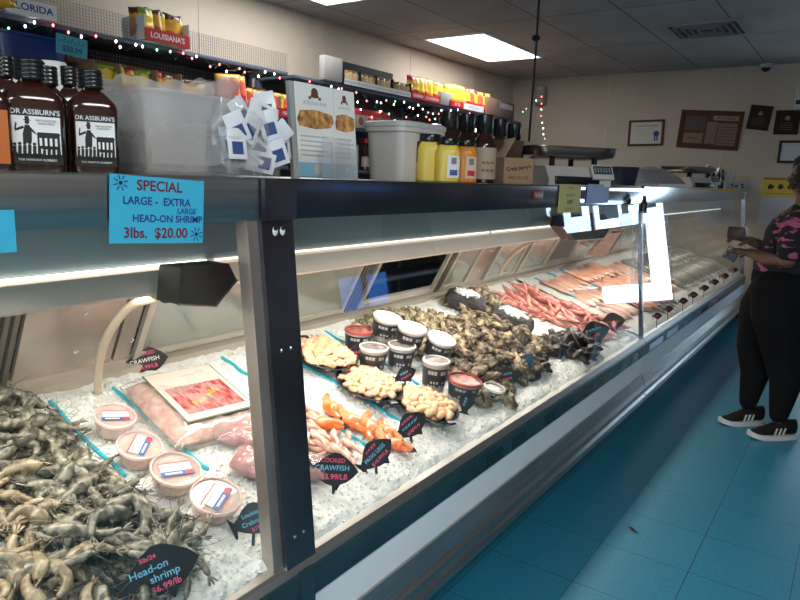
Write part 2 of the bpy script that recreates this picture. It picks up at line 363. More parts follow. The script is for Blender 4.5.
def rear(P,y0,y1,kind):
    M=rearM(0); a=math.atan2(.24,.46)
    def add(n,m,b): 
        for v in b.bm.verts: v.co=M@v.co
        return P(n,m,b)
    if kind=='steel': 
        o=add('rear_panel',steel_warm,MB().box(-.012,.0,y0,y1,0,rl))
        for zz in (.07,.2):
            bb=MB(); bb.lathe([(.007,0),(.007,.003),(.003,.005)],8,M=M@Matrix.Translation((0,(y0+y1)/2+.02,zz))@Matrix.Rotation(PI/2,4,'Y'))
            bb.build('bolt',chrome,o)
    if kind in('pane','open'):
        f=MB(); w=.022
        for q in ((y0,y1,0,w),(y0,y1,rl-w,rl),(y0,y0+w,w,rl-w),(y1-w,y1,w,rl-w)): f.box(-.004,.012,q[0],q[1],q[2],q[3])
        o=add('sliding_door',frame_beige,f)
        if kind=='pane':
            g=MB().box(0,.004,y0+w,y1-w,w,rl-w)
            for v in g.bm.verts: v.co=M@v.co
            g.build('pane',mat('back pane',(.36,.38,.34),.12,.35,nscale=2,namt=.1,alpha=1),o)
    if kind=='track':
        f=MB()
        for k in range(4): f.box(.0,.014,y0+k*(y1-y0)/4,y0+(k+.55)*(y1-y0)/4,0,rl)
        add('door_track',mat('dark track',(.16,.14,.11),.4,.5),f)
for y0,y1,k in ((-.2,.66,'pane'),(.67,.76,'track'),(.77,1.04,'steel'),(1.05,1.10,'steel'),(1.11,2.08,'pane'),(2.09,2.17,'track'),(2.18,2.78,'open'),(2.79,2.83,'track'),(2.84,3.10,'pane'),(3.11,3.30,'steel'),(3.31,3.70,'pane')): rear(P1,y0,y1,k)
for y0,y1,k in ((3.75,4.15,'pane'),(4.16,4.60,'open'),(4.61,5.5,'pane'),(5.51,5.6,'steel'),(5.61,6.5,'pane'),(6.51,7.38,'pane')): rear(P2,y0,y1,k)
# glass panes
GB,GT=(-.93,.484),(-1.006,1.230)
def gx(z): return GB[0]+(GT[0]-GB[0])*(z-GB[1])/(GT[1]-GB[1])
def pane(P,y0,y1): P('glass_pane',case_glass,MB().prism([(GB[0]-.006,GB[1]),(GB[0],GB[1]),(GT[0],GT[1]),(GT[0]-.006,GT[1])],y0,y1)) 
def pane1(P,y0,y1):   # single sheet so that a ray meets one surface
    b=MB(); v=[b.bm.verts.new(c) for c in ((GB[0],y0,GB[1]),(GB[0],y1,GB[1]),(GT[0],y1,GT[1]),(GT[0],y0,GT[1]))]; b._f(v); return P('glass_pane',case_glass,b)
pane1(P1,CY0,.925); pane1(P1,1.022,PY-.01); pane1(P2,PY+.02,CY1-.02)
# posts
def post(P,y0,y1,dk,proud=.016):
    o=P('post',dk,MB().prism([(gx(.47)+proud,.47),(gx(.47)-.01,.47),(gx(1.235)-.01,1.235),(gx(1.235)+proud,1.235)],y0,y1))
    return o
po=post(P1,.932,1.022,steel_dark)
MB().prism([(gx(.47)+.004,.47),(gx(.47)-.03,.47),(gx(1.235)-.03,1.235),(gx(1.235)+.004,1.235)],.905,.932).build('edge_channel',steel_warm,po)
b=MB()
for z in (.545,.955):
    for yy in (.962,.99):
        b.lathe([(.0045,0),(.0045,.002),(.002,.004)],10,M=Matrix.Translation((gx(z)+.0145,yy,z))@Matrix.Rotation(PI/2,4,'Y'))
b.build('screws',chrome,po)
eyes=MB()
for k,yy in enumerate((.968,.989)): eyes.ball((gx(1.205)+.0165,yy,1.203),.0085,2,(.35,.9,1.25))
e=eyes.build('googly_eyes',white,po)
eyes=MB()
for k,yy in enumerate((.9675,.9885)): eyes.ball((gx(1.205)+.0185,yy,1.209),.0055,2,(.45,1,1))
eyes.build('pupils',black,e)
MB().box(-.99,-.978,.932,1.022,1.226,1.309).build('band_cover',steel_dark,po)
MB().prism([(-.905,.12),(-.893,.12),(-.891,.40),(-.897,.47),(-.905,.47)],.955,.998).build('lower_cover',rail_teal,po)
post(P1,PY-.012,PY,steel_dark,.008); post(P2,PY+.008,PY+.03,steel,.006)
# ends of the far case
P2('end_panel',white_paint,MB().prism([(-.98,.12),(-.90,.28),(-.90,.47),(-1.8,.70),(-1.8,.12)],CY1,CY1+.02))
P2('end_post',steel_dark,MB().prism([(gx(.47)+.012,.47),(gx(.47)-.03,.47),(gx(1.235)-.03,1.322),(gx(1.235)+.012,1.322)],CY1-.02,CY1+.02))
P2('end_glass',case_glass,MB().prism([(-.95,.5),(-1.73,.75),(-1.5,1.25),(-1.02,1.25)],CY1+.004,CY1+.008))
# dark reflective vents in the front rail
for yy in (1.83,2.02,2.3,2.5,2.75,3.0,3.25,3.45): P1('rail_slot',blackgloss,MB().box(-.900,-.8965,yy,yy+.11,.402,.440))
for yy in (3.8,4.2,4.7,5.2,5.6): P2('rail_strip',mat('bright rail strip',(.35,.36,.5),.15,.9),MB().box(-.900,-.8965,yy,yy+.3,.402,.440))
# underside grey liner between the canopy and the counter is steel; small brand badge on the fascia
p=hit(538,195,0,-.994); t=thing('case_badge','small dark red name badge on the dark counter edge','badge',(-.9945,p.y,p.z))
MB().box(0,.003,-.045,.045,-.017,.017,bev=.001).build('plate',mat('dark red plate',(.22,.01,.015),.4),t)
text(t,'Nelson',.026,0,0,mat('cream ink',(.7,.62,.5),.5),.004,sx=1.0)
# ------------------------------------------------------------ ice bed
icem=mat('crushed ice',(.80,.81,.79),.45,0,nscale=60,namt=.06,bump=.3,bscale=110,spec=.3,col2=(.66,.70,.68))
def iceh(x,y):
    n=noise.noise(Vector((x*7,y*7,0)))*.010+noise.noise(Vector((x*28,y*28,3)))*.007+noise.noise(Vector((x*70,y*70,5)))*.004
    k=min(1,max(0,(-.937-x)/.02)); return (icez(x)+n-.004)*k+.480*(1-k)
b=MB()
def icegrid(y0,y1,step):
    nx=int(.78/step); ny=int((y1-y0)/step)
    b.grid(lambda u,v:Vector((-.937-u*.785,y0+(y1-y0)*v,iceh(-.937-u*.785,y0+(y1-y0)*v))),nx,ny)
icegrid(.25,2.2,.0085); icegrid(2.2,PY-.004,.014)
def chip(bb,x,y,z,s):
    M=Matrix.Translation((x,y,z))@Matrix.Rotation(rnd.random()*6,4,'Z')@Matrix.Rotation(rnd.random()*3,4,'X')
    P=[Vector((sx_*rnd.uniform(.5,1),sy_*rnd.uniform(.5,1),sz_*rnd.uniform(.5,1)))*s for sx_,sy_,sz_ in ((-1,-1,-1),(1,-1,-1),(1,1,-1),(-1,1,-1),(0,0,1.2))]
    v=[bb.bm.verts.new(M@p) for p in P]
    for q in ((0,1,2,3),(0,1,4),(1,2,4),(2,3,4),(3,0,4)): 
        f=bb._f([v[i] for i in q]); 
        if f: f.smooth=False
for _ in range(16000):
    y=.4+2.6*rnd.random()**1.6; x=-.945-rnd.random()*.74; chip(b,x,y,iceh(x,y)+.0005,rnd.uniform(.0022,.0055))
tag(b.build('crushed_ice',icem,sharp=False),'white crushed ice filling the near seafood case','ice',kind='stuff')
b=MB(); icegrid(PY+.034,CY1-.02,.02)
tag(b.build('crushed_ice',icem,sharp=False),'white crushed ice filling the far seafood case','ice',kind='stuff')
# blue divider strips: each a thin upright strip pushed into the ice
def divider(pa,pb,label,w=.0038,h=.008):
    a=ice(*pa); c=ice(*pb); d=Vector((c.x-a.x,c.y-a.y,0)); L_=d.length; d.normalize(); sd=Vector((-d.y,d.x,0)); o0=Vector((a.x,a.y,iceh(a.x,a.y)))
    b=MB(); n=24; rows=[]
    for i in range(n+1):
        p=Vector((a.x,a.y,0))+d*(L_*i/n); z=sum(iceh(p.x+e,p.y+e) for e in (-.012,0,.012))/3
        rows.append([b.bm.verts.new(Vector((p.x,p.y,zz))+sd*q-o0) for q,zz in ((-w,z-.02),(-w,z+.008),(w,z+.008),(w,z-.02))])
    for p,q in zip(rows,rows[1:]):
        for k in range(4): b._f([p[k],p[(k+1)%4],q[(k+1)%4],q[k]])
    b._f(rows[0]); b._f(rows[-1][::-1])
    o=b.build('divider_strip',divider_blue); o.location=o0
    return tag(o,label,'divider',group='blue dividers between the seafood')
divider((50,404),(125,478),'turquoise divider strip between the grey shrimp and the round tubs')
divider((113,388),(208,470),'long turquoise divider strip between the round tubs and the labelled bag')
divider((222,358),(254,379),'short turquoise divider strip above the bagged crawfish, left of the dark post')
divider((283,398),(385,456),'turquoise divider strip under the orange claws')
divider((284,352),(412,427),'turquoise divider strip just below the black dishes')
divider((325,331),(450,403),'turquoise divider strip between black dishes and stacked tubs',.0028)
divider((390,306),(475,352),'turquoise divider strip running under the oysters')
divider((535,278),(585,303),'turquoise divider strip beside the pink whole shrimp',.004,.008)
divider((548,272),(583,292),'turquoise divider strip, second one behind the pink whole shrimp',.004,.008)
divider((552,265),(600,288),'turquoise divider strip, farthest one before the salmon fillets',.004,.008)
# ------------------------------------------------------------ shrimp
def shrimp_mesh(seed,L=.115,curl=2.0,mats=(),pink=False,antenna=True):
    r=random.Random(seed); b=MB(); n=22; pts=[]; rad=[]
    ang=-curl*.35; p=Vector((0,0,0)); tail_dir=None
    for i in range(n+1):
        t=i/n; k=curl*(1.5 if .2<t<.65 else .45)/n
        ang+=k; st=L/n; p=p+Vector((math.cos(ang),math.sin(ang),0))*st; pts.append(p.copy())
        if t<.62:
            rr=.0048+.0090*(t/.62)**.6; rr*=1+.22*((t*11)%1-.5)
        else:
            u=(t-.62)/.38; rr=.0150*(1-u**2.2)**.7+.0016
        rad.append(rr)
    b.tube(pts,rad,9,flat=.82)
    a0=pts[0]; d0=(pts[0]-pts[1]).normalized(); s0=Vector((-d0.y,d0.x,0))
    for k in (-1,0,1):                         # tail fan
        dd=(d0+s0*.45*k).normalized(); 
        b.tube([a0,a0+dd*.008,a0+dd*.017,a0+dd*.021],[.002,.004,.004,.001],6,flat=.3)
    hd=(pts[-1]-pts[-2]).normalized(); sd=Vector((-hd.y,hd.x,0)); h=pts[-1]
    b.tube([h-hd*.022-sd*.006,h+hd*.006-sd*.006,h+hd*.024-sd*.003],[.003,.0022,.0004],5)    # rostrum
    for i in range(5):                         # walking legs and swimmerets
        q=pts[int(n*(.64+.06*i))]; inn=sd
        e=q+inn*(.020+r.uniform(0,.006))+hd*r.uniform(-.014,.010)+Vector((0,0,r.uniform(-.004,.006)))
        b.tube([q+inn*.007,(q+e)/2+Vector((0,0,.003)),e],[.0014,.001,.0005],4)
    for i in range(4):
        q=pts[int(n*(.15+.11*i))]; t_=(pts[int(n*(.15+.11*i))+1]-q).normalized(); inn=Vector((-t_.y,t_.x,0))
        b.tube([q+inn*.004,q+inn*.014-t_*.004],[.0018,.0008],4,flat=.5)
    if antenna:
        for k in (-1,1):
            a=h+Vector((0,0,.002*k)); pt=[a]
            d=(hd+sd*.3*k).normalized()
            for j in range(5): d=(d+Vector((r.uniform(-.25,.25),r.uniform(-.25,.25),.03*k))).normalized(); pt.append(pt[-1]+d*.017)
            b.tube(pt,[.0008,.0007,.0006,.0005,.0004,.0002],3)
    b.mi=1
    for k in (-1,1): b.ball(h+hd*.002-sd*.003+Vector((0,0,.0055*k)),.0022,1)
    c=sum(pts,Vector())/len(pts)
    for v in b.bm.verts: v.co-=c
    me=b.mesh('shrimp'); 
    for m in mats: me.materials.append(m)
    return me
sg=mat('grey raw shrimp',(.25,.235,.175),.34,0,nscale=70,namt=.2,col2=(.06,.062,.048),objrand=.3,coat=.08,bump=.25,ramp=(.42,.60))
st=mat('tan raw shrimp',(.36,.29,.185),.34,0,nscale=70,namt=.2,col2=(.13,.105,.06),objrand=.2,coat=.08,bump=.25)
spk=mat('pink shrimp',(.70,.33,.27),.35,0,nscale=45,col2=(.46,.13,.11),objrand=.2,coat=.3)
eye=mat('shrimp eye',(.005,.005,.005),.1)
SG=[shrimp_mesh(i,L,c,(sg,eye)) for i,(L,c) in enumerate(((.12,1.9),(.135,1.2),(.11,2.6),(.13,.7),(.12,2.2)))]
ST=[shrimp_mesh(20+i,L,c,(st,eye)) for i,(L,c) in enumerate(((.095,1.9),(.10,1.2),(.09,2.4)))]
SP=[shrimp_mesh(40+i,L,c,(spk,eye),antenna=False) for i,(L,c) in enumerate(((.15,.8),(.16,.4),(.14,1.3)))]
def put(me,name,label,cat,group,loc,rot,s=1):
    o=bpy.data.objects.new(name,me); COL.objects.link(o)
    o.matrix_world=Matrix.Translation(loc)@rot@Matrix.Scale(s,4); tag(o,label,cat,group); return o
def rrot(tilt,rz=None): 
    return Matrix.Rotation(math.atan(IM),4,'Y')@Matrix.Rotation(rnd.uniform(-tilt,tilt),4,'X')@Matrix.Rotation(rnd.uniform(-tilt,tilt),4,'Y')@Matrix.Rotation(rnd.random()*6.283 if rz is None else rz,4,'Z')@Matrix.Rotation(PI if rnd.random()<.5 else 0,4,'X')
def right_edge(x): # the shrimp heap's border with the tubs
    t=(x+1.66)/(-.98+1.66); return .835-.03*math.sin(t*3)+(.03 if t>.7 else 0)
cnt=0; tries=0
while cnt<255 and tries<4000:
    tries+=1
    x=rnd.uniform(-1.66,-.99); y=rnd.uniform(.36,.90)
    if y>right_edge(x)-.035: continue
    if x<-1.58 and y>.74: continue
    if x>-1.1 and y>.70+ (-.99-x)*1.0+.02: continue
    e=min(1,(right_edge(x)-y)/.14,(x+1.75)/.12,(-.95-x)/.10); lay=cnt%4
    z=icez(x)+.010+max(0,e)*(.010+.022*lay)
    tan=(y<.60 and x>-1.38 and rnd.random()<.85)
    pp=proj((x,y,z))
    if pp[0]<-60 or pp[1]>680: continue
    if tan: put(ST[rnd.randrange(3)],'shrimp','small tan raw shrimp in the lower left corner of the heap','shrimp','small tan shrimp heaped in the case',(x,y,z),rrot(.5),rnd.uniform(.85,1.1))
    else: put(SG[rnd.randrange(5)],'shrimp','grey raw head-on shrimp heaped on ice at the near end','shrimp','grey head-on shrimp heaped in the case',(x,y,z),rrot(.45),rnd.uniform(.9,1.2))
    cnt+=1
# pink whole shrimp heap (middle right)
for i in range(95):
    u=rnd.random(); v=rnd.random()
    x=-1.55+.50*u; y=3.22+.42*v-.10*(1-u)+.05
    e=min(1,4*v,4*(1-v)); z=icez(x)+.012+.05*e*((i%4)/4)
    put(SP[rnd.randrange(3)],'shrimp','long pink whole shrimp heaped beyond the oysters','shrimp','pink whole shrimp beyond the oysters',(x,y,z),rrot(.3,rnd.gauss(-.35,.45)+(PI if rnd.random()<.5 else 0)),rnd.uniform(.9,1.15))
# ------------------------------------------------------------ round tubs of crab meat
tubm=glassmat('tub plastic',(.97,.93,.91),1.45,.30,rough=.1)
crabm=mat('crab meat',(.80,.62,.50),.5,0,nscale=28,col2=(.86,.36,.22),bump=.4,ramp=(.42,.58))
rimm=mat('peach tub rim',(.88,.62,.54),.3); labelm=mat('white label',(.58,.61,.66),.5); lblue=mat('label blue',(.03,.10,.33),.5); lred=mat('label red',(.60,.05,.05),.5)
def tub(px,py,w,rot,label):
    c=ice(px,py,dz=.045); r=w*mpp(c)/2; ty=rnd
    M=Matrix.Translation((c.x,c.y,icez(c.x)+.012))@Matrix.Rotation(math.atan(IM)+.08,4,'Y')@Matrix.Rotation(rot,4,'Z')
    t=thing('crab_tub',label,'tub',group='round tubs of crab meat on the ice',M=M)
    MB().lathe([(r*.78,0),(r*.80,.002),(r*.95,.038)],28).build('cup',tubm,t)
    MB().lathe([(r*.76,.004),(r*.92,.036),(r*.5,.039),(0.001,.040)],28).build('crab_meat',crabm,t)
    b=MB(); b.lathe([(r*.93,.037),(r,.038),(r,.045),(r*.95,.047),(r*.93,.043)],28,cap=False); b.build('rim',rimm,t)
    l=MB().lathe([(r*.93,.0425),(r*.5,.0428),(.001,.0428)],28).build('lid',clear,t)
    lb=MB().box(-r*.62,r*.62,-r*.36,r*.36,.0434,.0442).build('label_sticker',labelm,l)
    b=MB(); b.mi=0; b.box(-r*.66,r*.66,-r*.38,-r*.12,.0443,.0447); b.mi=1; b.box(-r*.66,r*.66,r*.32,r*.37,.0443,.0447); b.box(r*.3,r*.62,-r*.34,-r*.16,.0448,.0451)
    b.mi=2
    for k in range(7): b.box(-r*.5+k*r*.1,-r*.44+k*r*.1,-r*.3,-r*.2,.0448,.0451)
    b.mi=3
    for k in range(3): b.box(-r*.5,r*.4,-r*.02+k*r*.09,r*.01+k*r*.09,.0443,.0446)
    return b.build('label_print',[lblue,lred,paper,mat('grey print',(.5,.5,.52),.6)],t)
tub(112,417,40,R_(65),'round crab meat tub nearest to the rear of the case, topmost of four')
tub(136,446,44,R_(130),'round crab meat tub with label turned upright, second from the top')
tub(172,470,50,R_(72),'round crab meat tub with a level label, second from the front glass')
tub(212,497,52,R_(118),'round crab meat tub with tilted label, closest to the front glass')
# ------------------------------------------------------------ labelled bag of shrimp + small bags of crawfish
def pillow(L_,W_,T_,nu=22,nv=16,seed=0,jit=.15):
    b=MB()
    for sgn in (1,-1):
        def fn(u,v,sgn=sgn):
            a,c=u*2-1,v*2-1; e=max(0,(1-abs(a)**4)*(1-abs(c)**4))
            z=T_/2*(e**.45)*(1+jit*noise.noise(Vector((a*3+seed,c*3,sgn))))+T_*.09*e*noise.noise(Vector((a*9+seed,c*9,sgn*2)))
            return Vector((a*L_/2*(1-.04*abs(c)**2),c*W_/2*(1-.05*abs(a)**2),sgn*z))
        b.grid(fn,nu,nv)
    bmesh.ops.remove_doubles(b.bm,verts=b.bm.verts[:],dist=.0004)
    return b
c=ice(196,405,dz=.03)
p0=ice(142,382,.05); p1=ice(207,368,.05); p2=ice(253,408,.05); p3=ice(190,431,.05)
ex=((p3-p0)+(p2-p1)).normalized(); ey=((p1-p0)+(p2-p3)).normalized(); nz=ex.cross(ey).normalized(); ey=nz.cross(ex)
M=Matrix(((ex.x,ey.x,nz.x,0),(ex.y,ey.y,nz.y,0),(ex.z,ey.z,nz.z,0),(0,0,0,1))); cc=(p0+p1+p2+p3)/4
LX=((p3-p0).length+(p2-p1).length)/2; LY=((p1-p0).length+(p2-p3).length)/2
cc=cc-nz*.012
t=thing('bag_of_crawfish','large clear bag of crawfish tails with a red photo card, on ice','bag',M=Matrix.Translation(cc)@M)
meatpale=mat('pale crawfish meat',(.66,.42,.33),.4,0,nscale=40,col2=(.42,.17,.12),bump=.8,bscale=60)
pillow(LX*1.22,LY*1.28,.074,seed=3).build('contents',meatpale,t,M=Matrix.Translation((.006,-.012,-.014)))
pillow(LX*1.34,LY*1.4,.082,28,20,seed=5,jit=.3).build('plastic_bag',bagplastic,t,M=Matrix.Translation((.006,-.012,-.013)))
redph=mat('crawfish photo',(.62,.20,.18),.35,0,nscale=30,col2=(.20,.01,.02),stretch=(1,3,1))
cream=mat('cream card',(.66,.55,.48),.4); greenb=mat('green card border',(.12,.14,.09),.5)
b=MB(); b.mi=0; b.box(-LX/2,LX/2,-LY/2,LY/2,.026,.0275); b.mi=1; b.box(-LX*.49,LX*.475,-LY*.48,LY*.48,.0275,.0280); b.mi=2; b.box(-LX*.16,LX*.37,-LY*.40,LY*.42,.028,.0285)
b.build('photo_card',[greenb,cream,redph],t)
sc_=text(t,'Raja wild',.030,0,0,mat('yellow script',(.85,.55,.03),.5),0,M=None)
me=sc_.data; me.transform(Matrix.Translation((LX*.12,0,.0292))@Matrix(((0,0,-1,0),(0,1,0,0),(1,0,0,0),(0,0,0,1)))@Matrix.Rotation(R_(28),4,'X'))
rawred=mat('red crawfish meat',(.55,.22,.18),.35,0,nscale=22,col2=(.30,.06,.06),bump=.5,bscale=50)
def meatbag(px,py,l,w,rz,label):
    c=ice(px,py,dz=.02); M=Matrix.Translation((c.x,c.y,icez(c.x)+.028))@Matrix.Rotation(math.atan(IM),4,'Y')@Matrix.Rotation(rz,4,'Z')
    t=thing('meat_bag',label,'bag',M=M,group='small bags of red meat behind the post')
    pillow(l,w,.042,seed=px).build('contents',rawred,t); pillow(l*1.12,w*1.12,.049,seed=px+1,jit=.35).build('plastic_wrap',bagplastic,t)
meatbag(247,438,.14,.085,.7,'clear bag of red meat touching the labelled bag, upper one left of the post')
meatbag(258,467,.13,.085,.5,'clear bag of dark red meat, lower one left of the post')
meatbag(302,470,.12,.08,.9,'pink meat bag partly hidden by the right side of the post')
meatbag(233,412,.13,.05,1.2,'thin pale end of a meat bag tucked under the card')
# ------------------------------------------------------------ lumps: frog legs, claws, dishes
def lump(seed,sx,sy,sz,jit=.35,sub=3,mats=()):
    b=MB(); b.ball((0,0,0),1,sub,(sx,sy,sz),jit=jit,seed=seed); me=b.mesh('piece'); 
    for m in mats: me.materials.append(m)
    return me
frogm=mat('pale frog leg',(.78,.55,.43),.35,0,nscale=30,col2=(.62,.30,.24),objrand=.15,coat=.2)
def frogleg(seed):
    r=random.Random(seed); b=MB()
    b.tube([(-.045,0,0),(-.035,.003,0),(-.015,.004,0),(0,0,0),(.012,-.002,0),(.028,.003,0),(.045,.008,0)],[.004,.0095,.011,.006,.008,.006,.0025],8,flat=.8)
    me=b.mesh('frog_leg'); me.materials.append(frogm); return me
FL=[frogleg(i) for i in range(3)]
for i in range(58):
    u,v=rnd.random(),rnd.random(); x=-1.40+.34*u; y=1.26+.17*v-.03*u
    if x>-1.15 and y<1.30: y+=.05
    z=icez(x)+.011+.028*(i%3)/2*min(1,4*v,4*(1-v))
    put(FL[i%3],'frog_leg','pale pink frog leg heaped on ice right of the post','frog leg','pale frog legs heaped beside the post',(x,y,z),rrot(.3,rnd.gauss(-.2,.6)))
clawm=mat('orange claw shell',(.78,.17,.03),.3,0,nscale=14,col2=(.84,.50,.26),coat=.4,ramp=(.30,.52)); clawt=mat('claw tip',(.02,.015,.015),.25)
def claw(px,py,rz,s,label):
    c=ice(px,py,.02); M=Matrix.Translation((c.x,c.y,icez(c.x)+.022))@Matrix.Rotation(math.atan(IM),4,'Y')@Matrix.Rotation(rz,4,'Z')@Matrix.Scale(s*1.15,4)
    t=thing('crab_claw',label,'crab claw',M=M,group='orange crab claws on the ice')
    b=MB(); b.ball((-.018,0,0),.026,3,(1.25,.85,.7),jit=.15); b.tube([(-.045,0,0),(-.062,.01,0),(-.075,.025,0)],[.010,.011,.008],8)
    b.tube([(.0,.010,0),(.02,.017,0),(.036,.012,0)],[.015,.010,.005],8); b.build('shell',clawm,t)
    b=MB(); b.tube([(.033,.0135,0),(.044,.008,0),(.051,.001,0)],[.006,.004,.001],8).build('fixed_tip',clawt,t)
    b=MB(); b.tube([(.004,-.012,.003),(.022,-.016,.004),(.034,-.012,.004)],[.009,.007,.005],8).build('moving_finger',clawm,t)
    MB().tube([(.032,-.0125,.004),(.042,-.007,.004),(.047,-.001,.004)],[.0052,.0035,.001],8).build('finger_tip',clawt,t)
claw(336,412,-.2,1.0,'cream and orange crab claw at the rear left of the claws')
claw(332,425,.7,.9,'orange crab claw lying against the blue divider')
claw(358,425,.1,1.1,'orange crab claw with its black tip in the middle of the claws')
claw(372,433,-.5,1.15,'large orange crab claw right of the black tip')
claw(391,436,-.2,.9,'pale orange crab claw behind the frog legs sign')
claw(402,447,.3,.8,'small pale crab claw at the front right of the claws')
dishm=mat('black dish',(.02,.02,.02),.3); lumpm=mat('peach seafood lump',(.86,.58,.37),.45,0,nscale=25,col2=(.78,.44,.25),objrand=.07,coat=.15)
LP=[lump(i,.017,.012,.009,.5,2,(lumpm,)) for i in range(4)]; LPb=[lump(9+i,.025,.014,.009,.5,3,(lumpm,)) for i in range(3)]
def dish(px,py,w,label,big,lab2,grp):
    c=ice(px,py,.03); k=mpp(c); L_=w*k*1.22; rx,ryy=L_*.50,L_*.42
    M=Matrix.Translation((c.x,c.y,icez(c.x)+.004))@Matrix.Rotation(math.atan(IM)*.7,4,'Y')@Matrix.Rotation(R_(-18),4,'Z')
    t=thing('black_dish',label,'dish',M=M,group='black dishes of peach seafood')
    def prof(rr,z): return [(rr,z)]
    b=MB()
    b.lathe([(.55,0),(.60,.001),(.98,.030),(1.0,.031),(.985,.034),(.94,.031),(.58,.006),(.01,.005)],30,M=Matrix.Diagonal((rx,ryy,1,1)))
    b.box(-rx*1.14,-rx*.96,-.014,.014,.028,.034,bev=.002); b.box(rx*.96,rx*1.14,-.014,.014,.028,.034,bev=.002)
    b.build('bowl',dishm,t)
    n=46 if not big else 34
    for i in range(n):
        a=i*2.399; rr=math.sqrt((i+.5)/n)*.83; x,y=rx*rr*math.cos(a),ryy*rr*math.sin(a)
        z=.026+.026*(1-rr*rr)+rnd.uniform(-.003,.003)
        W=M@Matrix.Translation((x,y,z))
        S=LPb if big else LP
        put(S[i%3],'seafood_piece',lab2,'seafood piece',grp,W.translation,Matrix.Rotation(rnd.uniform(-.3,.3),4,'X')@Matrix.Rotation(rnd.uniform(-.3,.3)+.2,4,'Y')@Matrix.Rotation(rnd.random()*6.28,4,'Z'),rnd.uniform(1.05,1.4))
    # filling below the top layer
    for i in range(14):
        a=i*2.399; rr=math.sqrt((i+.5)/14)*.6; W=M@Matrix.Translation((rx*rr*math.cos(a),ryy*rr*math.sin(a),.018))
        put(LPb[i%3],'seafood_piece',lab2,'seafood piece',grp,W.translation,Matrix.Rotation(rnd.random()*6.28,4,'Z'),1.3)
dish(323,354,64,'black dish of large peach pieces, nearest to the dark post',True,'large smooth peach seafood piece heaped in the leftmost black dish','large peach pieces in the dish next to the post')
dish(368,384,64,'black dish of small peach lumps, the middle one of three',False,'small peach seafood lump heaped in the middle black dish','peach lumps in the middle dish')
dish(424,404,62,'black dish of small peach lumps, nearest to the glass front',False,'small peach seafood lump heaped in the dish nearest the glass','peach lumps in the dish nearest the glass')
# ------------------------------------------------------------ tubs with black labels
tubw=mat('white lid',(.82,.78,.74),.4); tubl=mat('black tub label',(.03,.03,.035),.35); tubr=mat('red tub rim',(.45,.08,.06),.35); grayl=mat('grey print on label',(.45,.45,.45),.5)
tubbody=mat('grey tub wall',(.40,.40,.40),.35)
def blacktub(px,py,w,h,label,lid='white',tilt=0,dz=0):
    """px,py: centre of the lid"""
    c0=ice(px,py,dz=.07+dz); k=mpp(c0); r=w*k/2; H=h*k*1.08
    c=ice(px,py,dz=H+dz+.004)
    M=Matrix.Translation((c.x,c.y,icez(c.x)+dz+.002))@Matrix.Rotation(.10+tilt+(.16 if lid=='white' else 0),4,'Y')@Matrix.Rotation(face_yaw(c,.8),4,'Z')
    t=thing('dip_tub',label,'tub',M=M,group='black labelled tubs stacked on the ice')
    MB().lathe([(r*.80,0),(r*.82,.002),(r*.97,H-.008)],26).build('cup',tubbody,t)
    b=MB(); b.lathe([(r*.835,H*.12),(r*.965,H*.80)],26,cap=False); lo=b.build('label_band',tubl,t)
    b=MB(); 
    rr=r*.93
    for k2 in range(6):
        a0=-.75+.25*k2
        for z0,z1,wd in ((.60,.72,.20),(.30,.38,.16),(.20,.25,.18)):
            if (k2*7+int(z0*10))%4==3: continue
            ring=[]
            for a in (a0,a0+wd): 
                for z in (z0,z1):
                    q=r*(.835+(.965-.835)*((z-.12)/.68))+.0008; ring.append(b.bm.verts.new((q*math.cos(a),q*math.sin(a),H*z)))
            b._f([ring[0],ring[2],ring[3],ring[1]])
    b.build('label_print',grayl,lo)
    if lid=='white':
        l=MB().lathe([(r*.98,H-.012),(r*1.03,H-.011),(r*1.03,H-.001),(r*.97,H),(r*.93,H-.003),(.001,H-.003)],28).build('lid',tubw,t)
    else:
        MB().lathe([(r*.96,H-.010),(r*1.02,H-.009),(r*1.02,H-.001),(r*.94,H+.001),(r*.93,H-.004)],28,cap=False).build('rim',tubr if lid=='red' else tubw,t)
        MB().lathe([(r*.92,H-.006),(.001,H-.005)],24).build('lid_print',mat('lid picture '+lid,(.35,.30,.28) if lid=='dark' else (.60,.22,.15),.3,0,nscale=60,col2=(.05,.05,.07)),t)
    return t
blacktub(357,328,27,21,'tub with a red rimmed lid nearest to the rear door, left of the stack','red')
blacktub(372,345,28,24,'dark tub with a dark lid behind the pointed chalk sign','dark')
blacktub(400,343,27,24,'dark tub directly below the middle white lid','dark')
blacktub(383,314,28,22,'tub with a bright white lid, topmost at the rear of the stack','white',dz=.035)
blacktub(407,324,28,24,'tub with a white lid in the middle of the stack','white',dz=.05)
blacktub(435,334,28,22,'tub with a white lid beside the oysters','white',.10,dz=.035)
blacktub(434,358,26,28,'tall dark tub with open looking lid below the right hand white lid','dark')
blacktub(462,377,33,20,'wide dark tub sunk in the ice beside the dish nearest the glass','red',.08)
blacktub(492,385,22,13,'low dark tub mostly sunk in ice beside the black chalk sign','dark',.15)
